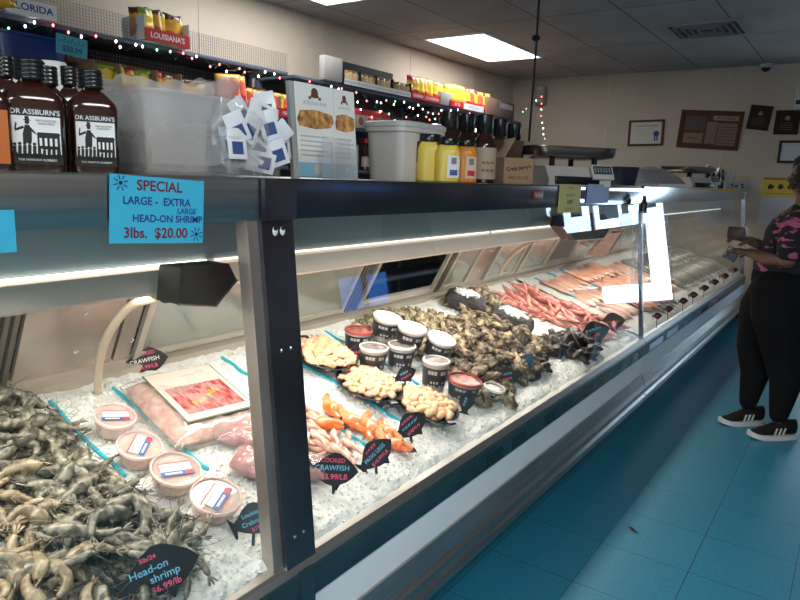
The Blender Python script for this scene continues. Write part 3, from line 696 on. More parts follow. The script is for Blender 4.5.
# ------------------------------------------------------------ oysters and dark mussels
oym=mat('oyster shell',(.42,.32,.20),.7,0,nscale=60,col2=(.055,.04,.028),objrand=.45,bump=1,bscale=90,ramp=(.42,.62))
oyl=mat('pale oyster shell',(.46,.40,.25),.7,0,nscale=60,col2=(.14,.11,.06),objrand=.35,bump=1,bscale=90,ramp=(.42,.62))
dkm=mat('dark mussel shell',(.06,.05,.05),.35,0,nscale=20,col2=(.015,.012,.012),objrand=.4,bump=.5,bscale=40)
def oyster(seed,m,s=1):
    r=random.Random(seed); b=MB(); nu=20; prof=[]; 
    off=[1+.28*noise.noise(Vector((math.cos(2*PI*k/nu)*1.5+seed,math.sin(2*PI*k/nu)*1.5,seed)))+r.uniform(-.12,.12) for k in range(nu)]
    rings=[]
    for (q,z) in ((.02,-.008),(.5,-.010),(.85,-.006),(1.0,0),(.98,.002),(.80,.004),(.82,.0065),(.60,.0070),(.62,.0100),(.40,.0105),(.40,.0130),(.02,.013)):
        ring=[]
        for k in range(nu):
            a=2*PI*k/nu; rr=q*off[k]*(1+.10*noise.noise(Vector((k*.9,q*6,seed))))
            x=.045*rr*math.cos(a)+.014*(1-q)*-1; y=.028*rr*math.sin(a)*(1-.25*math.cos(a))
            ring.append(b.bm.verts.new((x*s,y*s,(z+.009*noise.noise(Vector((x*45,y*45,seed)))+.004*noise.noise(Vector((x*130,y*130,seed))))*s)))
        rings.append(ring)
    for p,q in zip(rings,rings[1:]):
        for k in range(nu): b._f([p[k],p[(k+1)%nu],q[(k+1)%nu],q[k]])
    b._f(rings[0][::-1]); b._f(rings[-1]); me=b.mesh('oyster'); me.materials.append(m); return me
OY=[oyster(i,oym) for i in range(5)]; OL=[oyster(10+i,oyl,.85) for i in range(4)]; MU=[oyster(20+i,dkm,.8) for i in range(3)]
def heap(n,cx,cy,rx,ry,hh,S,name,label,cat,grp,tilt=.75,smin=.9,smax=1.25,z0=.012,rot=0):
    for i in range(n):
        a=i*2.399+rnd.uniform(-.3,.3); rr=math.sqrt((i+.5)/n); u,v=rx*rr*math.cos(a),ry*rr*math.sin(a)
        x=cx+u*math.cos(rot)-v*math.sin(rot); y=cy+u*math.sin(rot)+v*math.cos(rot); lay=rnd.random()**.6
        x=min(-.985,max(-1.67,x))
        z=icez(x)+z0+hh*(1-rr**2)*lay
        put(S[i%len(S)],name,label,cat,grp,(x,y,z),rrot(tilt),rnd.uniform(smin,smax)*1.2)
G='oysters heaped in the middle of the case'
heap(66,-1.52,2.27,.15,.30,.06,OL,'oyster','pale greenish oyster in the heap behind the white lidded tubs','oyster','pale oysters behind the tubs')
heap(130,-1.27,2.50,.22,.42,.09,OY,'oyster','brown oyster in the big heap at the middle of the ice','oyster',G)
heap(28,-1.13,2.34,.10,.24,.05,OY,'oyster','brown oyster at the glass side edge of the big heap','oyster','brown oysters at the front edge of the heap')
heap(16,-1.05,2.16,.06,.12,.015,OL,'oyster','pale broken oyster shell lying on ice at the heap front','oyster','pale shells on the ice before the heap')
heap(34,-1.58,2.95,.09,.20,.05,OY,'oyster','grey oyster in the small rear heap near the door frames','oyster','oysters in the small rear heap')
heap(44,-1.07,3.03,.10,.22,.06,MU,'mussel','dark mussel in the black heap close to the front glass','mussel','dark mussels close to the glass')
heap(20,-1.10,2.55,.08,.14,.03,MU,'mussel','dark mussel half lost in the shade in front of the oysters','mussel','dark mussels in front of the oysters')
# black net sacks of mussels topped with ice
sack=mat('dark mesh sack',(.05,.048,.05),.5,0,nscale=70,col2=(.012,.012,.014),bump=.9,bscale=120)
for px,py,l,w,rz,lb in ((466,302,.21,.13,.5,'black mesh sack of shellfish with crushed ice on top, rear left'),(512,322,.22,.12,.3,'black mesh sack of shellfish with crushed ice on top, in the middle')):
    c=ice(px,py,.04); t=thing('mesh_sack',lb,'sack',M=Matrix.Translation((c.x,c.y,icez(c.x)+.045))@Matrix.Rotation(math.atan(IM),4,'Y')@Matrix.Rotation(rz,4,'Z'),group='black mesh sacks among the oysters')
    pillow(l,w,.085,seed=px,jit=.5).build('sack',sack,t)
    b=MB()
    for i in range(260): 
        a=rnd.random()*6.28; rr=math.sqrt(rnd.random()); chip(b,l*.34*rr*math.cos(a),w*.36*rr*math.sin(a),.048+.014*(1-rr)*rnd.random()-.010*rr,rnd.uniform(.005,.010))
    tag(b.build('ice_topping',icem,t,sharp=False),kind='stuff')
# pale garlic-like shells between
# ------------------------------------------------------------ fillets and whole fish beyond
fil=mat('salmon fillet',(.80,.30,.15),.4,0,nscale=12,col2=(.78,.50,.38),objrand=.12,coat=.3,stretch=(1,4,1)); filp=mat('pale fillet',(.78,.52,.40),.35,0,nscale=16,col2=(.70,.36,.28),objrand=.12,coat=.3)
def fillet(seed,m,l=.20,w=.10):
    b=MB()
    def fn(u,v,top):
        a=u*2-1; wv=w*.5*(1-abs(a)**2.6)**.5*(.75+.3*math.sin(u*2.4)); y=(v*2-1)*wv+.008*math.sin(u*5+seed)
        z=(.016 if top else 0)*(1-abs(v*2-1)**3)*(1-abs(a)**4)+.003*noise.noise(Vector((u*8,v*4,seed)))*(1 if top else 0)
        return Vector((a*l/2,y,z))
    b.grid(lambda u,v:fn(u,v,1),16,8); b.grid(lambda u,v:fn(u,v,0),16,8); bmesh.ops.remove_doubles(b.bm,verts=b.bm.verts[:],dist=.0003)
    me=b.mesh('fillet'); me.materials.append(m); return me
FS=[fillet(i,fil) for i in range(3)]; FP=[fillet(5+i,filp) for i in range(3)]
def rowlay(S,name,label,cat,grp,x0,x1,y0,y1,nx,ny,rz,j=.015,s=1,lay=1):
    for k in range(lay):
        for i in range(nx):
            for q in range(ny):
                x=x0+(x1-x0)*(i+.5)/nx+rnd.uniform(-j,j); y=y0+(y1-y0)*(q+.5)/ny+rnd.uniform(-j,j)
                put(S[rnd.randrange(len(S))],name,label,cat,grp,(x,y,icez(x)+.006+.018*k),Matrix.Rotation(math.atan(IM),4,'Y')@Matrix.Rotation(rz+rnd.uniform(-.15,.15),4,'Z')@Matrix.Rotation(rnd.uniform(-.1,.1),4,'X'),s*rnd.uniform(.92,1.1))
rowlay(FP,'fish_fillet','pale pink fillet laid on ice behind the pink shrimp','fillet','pale pink fillets behind the pink shrimp',-1.62,-1.05,3.86,4.25,3,4,-.1)
rowlay(FS,'fish_fillet','orange salmon fillet laid on ice where the two cases meet','fillet','orange salmon fillets where the cases meet',-1.66,-1.02,4.3,4.95,3,8,-.1,lay=2)
rowlay(FP,'fish_fillet','pale fillet in the far case between salmon and whole fish','fillet','pale fillets in the far case',-1.6,-1.1,5.0,5.4,3,4,-.1)
fishg=mat('silver fish',(.42,.42,.38),.28,.25,nscale=14,col2=(.15,.16,.14),objrand=.2,stretch=(1,5,1))
def fishmesh(seed):
    b=MB(); n=14; pts=[]; rr=[]
    for i in range(n+1):
        t=i/n; pts.append((-.13+.26*t,.004*math.sin(t*5+seed),0)); rr.append(.004+.034*math.sin(PI*min(1,t**.75))**.8)
    b.tube(pts,rr,10,flat=.45)
    b.prism([(-.125,0),(-.165,.034),(-.155,0),(-.165,-.034)],-.002,.002,axis=2)
    b.prism([(-.03,.028),(.0,.048),(.045,.036),(.05,.025)],-.0015,.0015,axis=2)
    me=b.mesh('whole_fish'); me.materials.append(fishg)
    bb=None; return me
FM=[fishmesh(i) for i in range(3)]
rowlay(FM,'whole_fish','silver grey whole fish laid in a slanting row in the far case','fish','silver whole fish in the far case',-1.62,-1.08,5.45,7.3,2,19,PI-.15,.006,1.05)
rowlay(FM,'whole_fish','small grey fish at the front of the salmon in the far case','fish','small grey fish by the salmon',-1.12,-1.0,4.4,4.9,1,5,PI-.1,.005,.7)
# ------------------------------------------------------------ chalk fish signs
def fish_outline():
    up=[(-.50,.26),(-.40,.10),(-.30,.16),(-.15,.30),(.0,.38),(.12,.36),(.25,.27),(.38,.16),(.50,.0)]
    lo=[(.40,-.12),(.28,-.22),(.16,-.27),(.10,-.40),(.0,-.30),(-.12,-.26),(-.28,-.16),(-.38,-.08),(-.46,-.34)]
    return up+lo
def fishsign(px,py,w,lines,label,roll=0,yaw=None,flip=1,lean=.25,m=None,dz=.045):
    c=ice(px,py,dz=dz); W=w*mpp(c)*1.14; H=W*.92
    a=face_yaw(c,.75) if yaw is None else yaw
    M=Matrix.Translation(c)@Matrix.Rotation(a,4,'Z')@Matrix.Rotation(-lean,4,'Y')@Matrix.Rotation(roll,4,'X')
    t=thing('fish_price_sign',label,'price sign',M=M,group='chalk price signs shaped like fish')
    b=MB(); b.prism([(p[0]*W*flip,p[1]*H) for p in fish_outline()],-.002,.002,axis=0); b.build('board',m or chalk,t)
    MB().box(-.005,-.001,-W*.03,W*.03,-dz-.03,-H*.1).build('stake',chalk,t,M=Matrix.Rotation(-roll,4,'X'))
    for s,size,y,z,cm in lines: text(t,s,size*W*.80,y*W,z*H*.9,cm,.0028,bold=.012)
    return t
P_,B_=pinkc,bluec
fishsign(159,573,72,[('5lb/24',.10,-.08,.27,P_),('Head-on',.165,-.10,.11,B_),('shrimp',.165,.06,-.05,B_),('$6.99/lb',.14,.04,-.21,P_)],'black fish sign reading head-on shrimp at the front of the grey heap',R_(12),flip=1,dz=.085)
fishsign(254,520,44,[('Louisiana',.15,.02,.17,B_),('Crabmeat',.16,.0,-.03,B_),('$19.99',.14,.05,-.2,P_)],'black fish sign with blue writing leaning by the tub nearest the glass',R_(25),yaw=-.95)
fishsign(145,362,40,[('COOKED',.14,0,.22,P_),('CRAWFISH',.16,0,.04,MATS['white paper']),('$24.99/LB',.15,0,-.14,P_)],'black fish sign for cooked crawfish behind the labelled bag',R_(8),dz=.02)
fishsign(333,471,46,[('COOKED',.14,-.02,.24,P_),('CRAWFISH',.17,-.02,.07,B_),('$5.99/LB',.18,.03,-.13,P_)],'black fish sign reading crawfish standing right of the post',R_(-8))
fishsign(376,455,38,[('~5',.13,0,.25,P_),('FROG LEGS',.15,0,.06,B_),('$10.99/LB',.15,.02,-.14,P_)],'black fish sign reading frog legs in front of the orange claws',R_(42))
fishsign(411,426,34,[('~5',.15,0,.24,P_),('~7',.15,0,.07,B_),('~5',.17,0,-.13,P_)],'black fish sign between the claws and the dish nearest the glass',R_(38))
fishsign(405,375,22,[('~4',.2,0,.12,B_),('~5',.18,0,-.1,P_)],'small black fish sign between the middle dish and the tubs',R_(25),dz=.05)
fishsign(361,352,26,[('~5',.2,.0,.0,P_)],'rounded black sign behind the middle dish left of the tubs',R_(5),dz=.03)
fishsign(467,402,22,[('~4',.2,0,.1,B_)],'dark fish sign with its tail down at the edge of the dish nearest the glass',R_(70),dz=.04)
fishsign(505,378,28,[('~6',.16,0,.14,B_),('~5',.18,0,-.05,P_)],'black chalk sign in front of the oyster heap',R_(10),dz=.04)
fishsign(525,366,26,[('',.1,0,0,B_)],'blue tinted fish sign beside the black one, before the oysters',R_(60),m=mat('blue shiny sign',(.03,.07,.14),.2),dz=.04)
fishsign(594,333,30,[('~6',.16,0,.12,B_),('~4',.18,0,-.08,P_)],'black fish sign standing at the right end of the mussels',R_(20),dz=.05)
fishsign(612,322,24,[('~5',.2,0,.0,P_)],'small black fish sign just left of the joint between the cases',R_(10),dz=.05)
fishsign(400,322,14,[('~3',.3,0,0,B_)],'small dark sign standing behind the white lids',R_(60),dz=.08)
for i,(px,py) in enumerate(((657,323),(668,316),(683,308),(693,302),(704,295),(714,289),(724,283),(733,277))):
    fishsign(px,py-7,9,[('~2',.3,0,0,P_)],'small dark fish sign near the front glass of the far case' if i else 'dark sign nearest to the joint in the far case',R_(8),dz=.06)
# ------------------------------------------------------------ hoses and ducts inside the case
hosem=mat('cream hose',(.60,.50,.36),.45)
def hose(pts,X0,label,boxpts,bc):
    P=[]
    for (px,py),X in zip(pts,X0): P.append(hit(px,py,0,X))
    Q=[]
    for i in range(len(P)-1):
        p0=P[max(i-1,0)];p1=P[i];p2=P[i+1];p3=P[min(i+2,len(P)-1)]
        for k in range(6):
            t=k/6; Q.append(.5*((2*p1)+(-p0+p2)*t+(2*p0-5*p1+4*p2-p3)*t*t+(-p0+3*p1-3*p2+p3)*t**3))
    Q.append(P[-1]); t=thing('misting_hose',label,'hose',P[0])
    MB().tube([q-P[0] for q in Q],.0105,10).build('hose',hosem,t)
    b=MB(); c=P[-1]-P[0]; b.tube([c-(P[-1]-P[-2]).normalized()*.012,c+(P[-1]-P[-2]).normalized()*.02],.013,10); b.build('collar',black,t)
    return P[-1]
e1=hose([(98,392),(99,365),(108,335),(128,308),(150,299),(167,297)],[-1.66,-1.60,-1.50,-1.38,-1.25,-1.16],'cream hose curving up in the near section to a dark duct',None,None)
e2=hose([(500,274),(505,264),(516,252),(534,241),(556,237),(566,236)],[-1.66,-1.62,-1.54,-1.42,-1.26,-1.17],'cream hose curving up in the middle section to a dark duct',None,None)
ductm=mat('dark duct metal',(.045,.038,.03),.5,.2,nscale=8,namt=.3)
def duct(pts,X,label,d=.07):
    P=[hit(px,py,0,X) for px,py in pts]; c=sum(P,Vector())/len(P)
    t=thing('air_duct',label,'duct',c); b=MB()
    b.prism([(p.y-c.y,p.z-c.z) for p in P],-d/2,d/2,axis=0); b.build('housing',ductm,t)
    b=MB(); b.tube([(d/2+.001,P[i].y-c.y,P[i].z-c.z) for i in (0,1)],.003,6); b.tube([(d/2+.001,P[i].y-c.y,P[i].z-c.z) for i in (1,2)],.003,6); b.build('edge_trim',steel,t)
duct([(167,302),(205,304),(226,278),(218,262),(170,266)],-1.13,'dark metal air duct box at the end of the hose in the near section')
duct([(568,240),(596,238),(606,224),(598,214),(560,216),(557,226)],-1.13,'dark metal air duct box at the end of the hose in the middle section')
# wooden cutting board leaning in the case
P=[hit(px,py,0,-1.47) for px,py in ((588,254),(607,231),(622,229),(602,257))]; c=sum(P,Vector())/4
t=thing('cutting_board','brown wooden cutting board leaning at the back of the case','cutting board',c)
b=MB(); b.prism([(p.y-c.y,p.z-c.z) for p in P],-.012,.012,axis=0); b.build('board',mat('board wood',(.30,.17,.10),.5,0,nscale=5,col2=(.16,.08,.05),stretch=(1,1,14)),t)
b=MB(); q0,q1=(P[1]-c),(P[2]-c); b.tube([q0.lerp(q1,.2)+Vector((.012,0,-.01)),q0.lerp(q1,.3)+Vector((.03,0,-.01)),q0.lerp(q1,.7)+Vector((.03,0,-.01)),q0.lerp(q1,.8)+Vector((.012,0,-.01))],.005,8).build('handle',black,t)
# ------------------------------------------------------------ things on the counter
ZT=1.3105
def ctr(px,X,far=0): 
    lo,hi=.2,7.5
    z=1.3225 if far else ZT
    for _ in range(50):
        m_=(lo+hi)/2
        if proj((X,m_,z))[0]<px: lo=m_
        else: hi=m_
    return Vector((X,lo,z))
amber=mat('dark amber sauce',(.035,.008,.004),.12,coat=.6); orange=mat('orange sauce',(.72,.24,.02),.3); must=mat('mustard',(.76,.55,.08),.35)
lblk=mat('black label',(.012,.012,.012),.4)
def flask(px,X,label,wpx,hpx,facing=True,lab='assburn'):
    c=ctr(px,X); k=mpp(c); W=wpx*k; H=hpx*k; M=Matrix.Translation(c)@Matrix.Rotation(face_yaw(c,.7),4,'Z')
    t=thing('sauce_bottle',label,'sauce bottle',M=M,group='dark flask bottles on the counter'); r=W/2
    MB().lathe([(r*.93,0),(r,.004),(r,H*.62),(r*.93,H*.68),(r*.5,H*.78),(r*.38,H*.80),(r*.38,H*.84)],32,sx=.5,sq=4).build('bottle',amber,t)
    b=MB(); prof=[]
    for i in range(5): z=H*.82+i*H*.036; prof+=[(r*.47,z),(r*.50,z+H*.010),(r*.50,z+H*.022),(r*.47,z+H*.034)]
    b.lathe(prof,24).build('cap',blackgloss,t)
    x=r*.5*1.19+.001
    lb=MB().box(x-.002,x,-r*.80,r*.80,H*.06,H*.56).build('label',lblk if lab!='orange' else mat('burnt orange label',(.50,.13,.02),.5),t)
    if lab=='assburn':
        text(lb,"DR ASSBURN'S",W*.118,0,H*.525,paper,x+.0006,bold=.01)
        b=MB(); b.mi=0; b.box(x,x+.0006,-r*.76,r*.76,H*.13,H*.49)
        b.mi=1
        rr=random.Random(5)
        # an old engraving: standing figure with raised hat, wagon box and crowd
        def disc(y,z,r_): b.lathe([(r_,0),(r_,.0003)],10,M=Matrix.Translation((x+.0007,y,z))@Matrix.Rotation(PI/2,4,'Y'))
        def poly(*p): b.prism([(q[0]*r,q[1]*H) for q in p],x+.0006,x+.0010,axis=0)
        poly((-.42,.25),(-.16,.25),(-.14,.34),(-.20,.41),(-.34,.41),(-.42,.33)); disc(-r*.27,H*.435,r*.075); poly((-.38,.448),(-.16,.448),(-.16,.456),(-.38,.456)); poly((-.34,.456),(-.20,.456),(-.21,.487),(-.33,.487))
        poly((-.36,.38),(-.40,.40),(-.66,.37),(-.64,.35)); poly((-.66,.37),(-.62,.36),(-.58,.42),(-.62,.43)); poly((-.20,.40),(-.02,.345),(-.03,.33),(-.22,.37))
        poly((.02,.20),(.72,.20),(.72,.33),(.02,.33)); poly((-.02,.33),(.76,.33),(.70,.35),(.05,.35))
        poly((-.76,.13),(.76,.13),(.76,.155),(-.76,.155))
        for i in range(10):
            yy=-.68+i*.15; zz=.17+rr.uniform(0,.05); disc(yy*r,(zz+.035)*H,r*.055); poly((yy-.07,.13),(yy+.07,.13),(yy+.05,zz+.02),(yy-.05,zz+.02))
        b.mi=0
        for i in range(9):
            yy=-.62+i*.15; zz=.15+rr.uniform(0,.02); b.prism([((yy-.022)*r,zz*H),((yy+.022)*r,zz*H),((yy+.012)*r,(zz+.045)*H),((yy-.012)*r,(zz+.045)*H)],x+.0011,x+.0013,axis=0)
        for i in range(4): b.box(x+.0011,x+.0013,(.08+.16*i)*r,(.16+.16*i)*r,.23*H,.30*H)
        b.build('label_picture',[paper,ink],lb)
        text(lb,"THE MARROW RUBBERS",W*.055,0,H*.10,paper,x+.0006); text(lb,"FIRE ROASTED\nHABANERO",W*.05,r*.32,H*.44,ink,x+.0012)
    return t
flask(36,-1.10,"dark flask bottle with a black and white label, second from the left edge",56,106)
flask(95,-1.10,"dark flask bottle with a black and white label beside the plastic bag",46,98)
flask(-12,-1.10,'dark bottle with an orange label cut off by the left edge',46,104,lab='orange')
flask(54,-1.19,'dark capped bottle standing behind and between the two labelled flasks',34,100,lab='none')
flask(74,-1.25,'dark capped bottle just behind the flask beside the plastic bag',30,100,lab='none')
flask(12,-1.19,'dark capped bottle standing behind the bottle with the orange label',32,108,lab='none')
# white jug behind
c=ctr(58,-1.38); k=mpp(c); t=thing('handled_jug','white plastic jug with a grip handle behind the dark flasks','jug',M=Matrix.Translation(c)@Matrix.Rotation(-.6,4,'Z'))
MB().lathe([(.07,0),(.075,.01),(.075,.11),(.06,.15),(.03,.175),(.025,.19)],24,sx=.8,sq=3).build('body',white,t)
MB().tube([(.0,-.065,.10),(.0,-.075,.15),(.0,-.05,.185),(.0,-.02,.18)],.012,10).build('handle',white,t)
MB().lathe([(.028,.188),(.028,.21),(.025,.214)],20).build('cap',white,t)
# clear bin with a bag
def rnd_box(b,hx,hy,h,th,taper=.92,sq=7,n=40):
    b.lathe([(taper,0),(1,h),(1.03,h),(1.03,h+.006),(1-.02,h+.006),(taper-.02,.004),(.001,.004)],n,sx=hx,sy=hy,sq=sq)
c0=ctr(96,-1.28); c1=ctr(212,-1.28); c=(c0+c1)/2; hy=(c1.y-c0.y)/2
t=thing('clear_bin','clear plastic bin lined with a crinkled bag, beside the dark flasks','bin',c)
b=MB(); rnd_box(b,.15,hy*.95,.155,.003); b.build('tub',clear_cloudy,t)
b=MB()
def fb(u,v):
    a=2*PI*u; q=(abs(math.cos(a))**6+abs(math.sin(a))**6)**(-1/6); n_=noise.noise(Vector((math.cos(a)*3,math.sin(a)*3,v*5)))
    fl=.96+.02*v+.10*n_*v; h=.16*v+.035*max(0,math.sin(a))*v*v+.02*v*noise.noise(Vector((math.cos(a)*4,math.sin(a)*4,1)))
    return Vector((.145*q*math.cos(a)*fl,hy*.92*q*math.sin(a)*fl,.02+h))
b.grid(fb,72,14); b.build('bag_liner',glassmat('bag liner',(.95,.95,.95),1.4,.30,rough=.3),t)
b=MB(); b.box(-.13,.13,-hy*.8,hy*.8,.006,.085,bev=.01); b.build('packets_inside',mat('packets blur',(.38,.34,.30),.7,0,nscale=14,col2=(.22,.19,.17)),t)
# basket of small packets
c=ctr(243,-1.13); t=thing('packet_bag','clear bag crammed with white and blue sauce packets','bag',c)
b=MB(); rnd_box(b,.05,.085,.075,.002); b.build('tray',clear,t)
b=MB()
def fb2(u,v):
    a=2*PI*u; fl=1-.25*v+.2*noise.noise(Vector((math.cos(a)*2,math.sin(a)*2,v*4)))*(v+.3)
    return Vector((.06*math.cos(a)*fl,.095*math.sin(a)*fl-.01*v,.02+.135*v+.012*noise.noise(Vector((math.cos(a)*3,math.sin(a)*3,9)))))
b.grid(fb2,60,12); b.build('bag_film',bagplastic,t)
pk_w=mat('white packet',(.72,.74,.78),.3); pk_b=mat('packet blue print',(.03,.07,.22),.4); pk_s=mat('silver packet',(.30,.30,.32),.25,.7)
prot=thing('sauce_packet','flat white packet with a blue print in the clear bag','packet',c,group='white and blue packets in the clear bag')
b=MB(); b.mi=0; b.box(-.0015,.0015,-.022,.022,-.032,.032,bev=.001); b.build('sachet',pk_w,prot)
MB().box(.0015,.0019,-.013,.013,-.022,.004).build('print',pk_b,prot)
prot.matrix_world=Matrix.Translation(c+Vector((.045,-.055,.10)))@Matrix.Rotation(-.3,4,'Z')@Matrix.Rotation(.45,4,'X')
spots=[(.05,-.06,.055,.0,0),(.048,-.02,.09,-.5,0),(.04,.02,.125,1.2,0),(.05,.03,.10,.3,0),(.052,.055,.08,-.8,0),(.055,.05,.045,.35,0),(.04,.0,.05,.9,0),(.03,.04,.14,.2,0),(.03,-.03,.12,.6,0),(.045,.075,.06,.1,0),(.045,.01,.02,1.4,0),(.02,.02,.10,.8,0),(.02,-.05,.06,.2,0)]
for dx,dy,dz,r1,_ in spots:
    o=copy_tree(prot); o.matrix_world=Matrix.Translation(c+Vector((dx,dy,dz+.012)))@Matrix.Rotation(rnd.uniform(-.7,.2),4,'Z')@Matrix.Rotation(rnd.uniform(-.3,.2),4,'Y')@Matrix.Rotation(r1,4,'X')
# poster in acrylic stand
def board_at(pA,pB,ptop,X):   # y range and height for a board facing +X
    a,b_=ctr(pA,X),ctr(pB,X); lo,hi=.02,.6
    for _ in range(40):
        m_=(lo+hi)/2
        if proj((X,a.y,ZT+m_))[1]>ptop: lo=m_
        else: hi=m_
    return a.y,b_.y,lo
y0,y1,hh=board_at(299,357,80,-1.10)
c=Vector((-1.10,(y0+y1)/2,ZT)); t=thing('menu_poster','white leaflet display with photos of fried food and a blue foot','poster',M=Matrix.Translation(c)@Matrix.Rotation(R_(-5),4,'Y')@Matrix.Rotation(0,4,'Z'))
w=y1-y0; food=mat('fried food photo',(.78,.42,.13),.5,0,nscale=45,col2=(.16,.05,.02)); lb_=mat('light blue print',(.25,.50,.66),.5); gr=mat('grey text',(.45,.46,.48),.6); dogm=mat('brown print',(.12,.05,.03),.6)
def sheet(y0,y1,nm,ph):
    b=MB(); b.mi=0; b.box(0,.002,y0,y1,.004,hh); o=b.build(nm,paper,t)
    b=MB(); W=y1-y0
    b.mi=0
    b.prism([(y0+W*.06,hh*.55),(y0+W*.02,hh*.62),(y0+W*.1,hh*.71),(y0+W*.5,hh*.735),(y1-W*.06,hh*.70),(y1-W*.02,hh*.62),(y1-W*.1,hh*.56),(y0+W*.5,hh*.53)],.002,.0025,axis=0)
    b.mi=1; b.box(.002,.0025,y0,y1,.004,hh*.17)
    b.mi=2
    for i in range(5): b.box(.002,.0024,y0+W*.08,y1-W*(.1+.12*(i%3)),hh*(.24+.05*i),hh*(.25+.05*i)+.001)
    b.mi=3; b.lathe([(W*.09,0),(W*.09,.0006)],14,M=Matrix.Translation((.002,y0+W*.5,hh*.91))@Matrix.Rotation(PI/2,4,'Y')); b.box(.002,.0025,y0+W*.4,y0+W*.6,hh*.86,hh*.89); b.box(.002,.0025,y0+W*.34,y0+W*.40,hh*.84,hh*.87); b.box(.002,.0025,y0+W*.60,y0+W*.66,hh*.84,hh*.87)
    b.mi=4; b.lathe([(W*.10,0),(W*.10,.0004)],14,M=Matrix.Translation((.0026,y0+W*.5,hh*.10))@Matrix.Rotation(PI/2,4,'Y'))
    b.build('print',[food,lb_,gr,dogm,mat('cream ink',())],o)
    text(o,'~8',W*.13,(y0+y1)/2,hh*.80,gr,.0028)
sheet(-w/2,w*.12,'left_sheet',0); sheet(w*.13,w/2,'right_sheet',1)
MB().box(.004,.006,-w/2-.004,w/2+.004,0,hh*.30).build('acrylic_front',glassmat('clean acrylic',(.98,.98,.98),1.45,0),t)
MB().box(-.012,-.002,-w/2-.014,-w/2+.004,0,hh*1.0).build('side_edge',mat('grey acrylic edge',(.35,.37,.36),.3),t)
# small acrylic leaflet holder in front of it
c=ctr(345,-1.05); t=thing('leaflet_holder','small empty clear acrylic holder standing before the poster','holder',c)
b=MB()
for q in ((-.002,.0,-.05,.05,0,.075),(-.03,-.028,-.05,.05,0,.10),(-.03,0,-.05,-.048,0,.085),(-.03,0,.048,.05,0,.085),(-.03,0,-.05,.05,0,.002)): b.box(*q)
b.build('shell',clear,t)
# translucent tote with a lid
c0,c1=ctr(381,-1.27),ctr(426,-1.27); c=(c0+c1)/2; hy=(c1.y-c0.y)/2
t=thing('storage_tote','frosted plastic storage tote left of the mustard bottles','tote',c)
totem=mat('frosted plastic',(.66,.62,.58),.45,alpha=1)
MB().lathe([(.9,0),(.98,.15),(1.04,.152),(1.04,.172),(1.0,.176),(.01,.176)],40,sx=.08,sy=hy*.95,sq=8).build('tote_body',totem,t)
MB().lathe([(1.05,.165),(1.07,.167),(1.07,.180),(1.0,.184),(.01,.182)],40,sx=.08,sy=hy*.95,sq=8).build('lid',mat('frosted lid',(.62,.60,.60),.4),t)
b=MB(); b.mi=0; b.box(.078,.0835,-.05,.0,.06,.125); b.mi=1
rr=random.Random(3)
for i in range(5): b.box(.0835,.084,-.046+i*.009,-.040+i*.009,.066+.01*(i%2),.118-.012*(i%3))
b.build('sticker',[mat('sticker black',(.03,.03,.035),.5),mat('grey print',())],t)
# mustard and orange sauce bottles
def squeeze(px,X,label,m,wpx,hpx,lab=True):
    c=ctr(px,X); k=mpp(c); r=wpx*k/2; H=hpx*k
    t=thing('mustard_bottle' if m is must else 'sauce_bottle',label,'sauce bottle',M=Matrix.Translation(c)@Matrix.Rotation(face_yaw(c,.85),4,'Z'),group='squat wide neck bottles on the counter')
    MB().lathe([(r*.9,0),(r,.004),(r,H*.66),(r*.94,H*.74),(r*.78,H*.82),(r*.76,H*.84)],28,sq=3.2).build('jar',m,t)
    MB().lathe([(r*.84,H*.83),(r*.86,H*.84),(r*.86,H*.985),(r*.82,H)],26).build('cap',blackgloss,t)
    if lab:
        b=MB()
        def lf(u,v,e=.0008): 
            a=-.1+.95*u; q=(abs(math.cos(a))**3.2+abs(math.sin(a))**3.2)**(-1/3.2); return Vector(((r*q+e)*math.cos(a),(r*q+e)*math.sin(a),H*(.10+.50*v)))
        b.grid(lf,10,2); lbl=b.build('label',paper if m is must else mat('pale orange label',(.75,.55,.40),.5),t)
        b=MB(); b.mi=0
        b.grid(lambda u,v:lf(.2+.6*u,.12+.25*v,.0016),6,2); b.mi=1; b.grid(lambda u,v:lf(.3+.4*u,.62+.3*v,.0016),6,2); b.build('label_print',[lblue if m is must else red,mat('grey ink',(.2,.2,.22),.5)],lbl)
squeeze(428,-1.17,'yellow mustard bottle farthest left, next to the tote',must,25,46,False)
squeeze(446,-1.11,'yellow mustard bottle with a blue and white label, second from the tote',must,25,43)
squeeze(464,-1.12,'orange sauce bottle with a black cap right of the mustards',orange,23,42)
def tallbottle(px,X,label,hpx,wpx,lab):
    c=ctr(px,X); k=mpp(c); r=wpx*k/2; H=hpx*k
    t=thing('sauce_bottle',label,'sauce bottle',M=Matrix.Translation(c)@Matrix.Rotation(face_yaw(c,.8),4,'Z'),group='tall dark sauce bottles on the counter')
    MB().lathe([(r*.95,0),(r,.004),(r,H*.55),(r*.9,H*.62),(r*.55,H*.70),(r*.52,H*.76)],26).build('bottle',amber,t)
    MB().lathe([(r*.60,H*.74),(r*.64,H*.75),(r*.66,H*.99),(r*.60,H)],24).build('cap',blackgloss,t)
    if lab:
        lm_=mat('beige label',(.50,.38,.28),.6); b=MB(); b.lathe([(r*1.012,H*.06),(r*1.012,H*.52)],30,cap=False); lo=b.build('label',lm_,t)
        for q in range(5): 
            pass
        text(lo,'~4',r*.42,r*.2,H*.30,ink,r*1.03); text(lo,'~4',r*.42,r*.2,H*.19,ink,r*1.03)
tallbottle(482,-1.16,'tall dark sauce bottle with a beige label behind the cardboard box',66,25,True)
tallbottle(447,-1.25,'tall dark bottle rising behind the labelled mustard bottle',68,24,False)
tallbottle(464,-1.27,'tall dark bottle rising behind the orange sauce bottle',66,24,False)
tallbottle(497,-1.33,'tall dark bottle behind the open flap of the cardboard box',62,21,False)
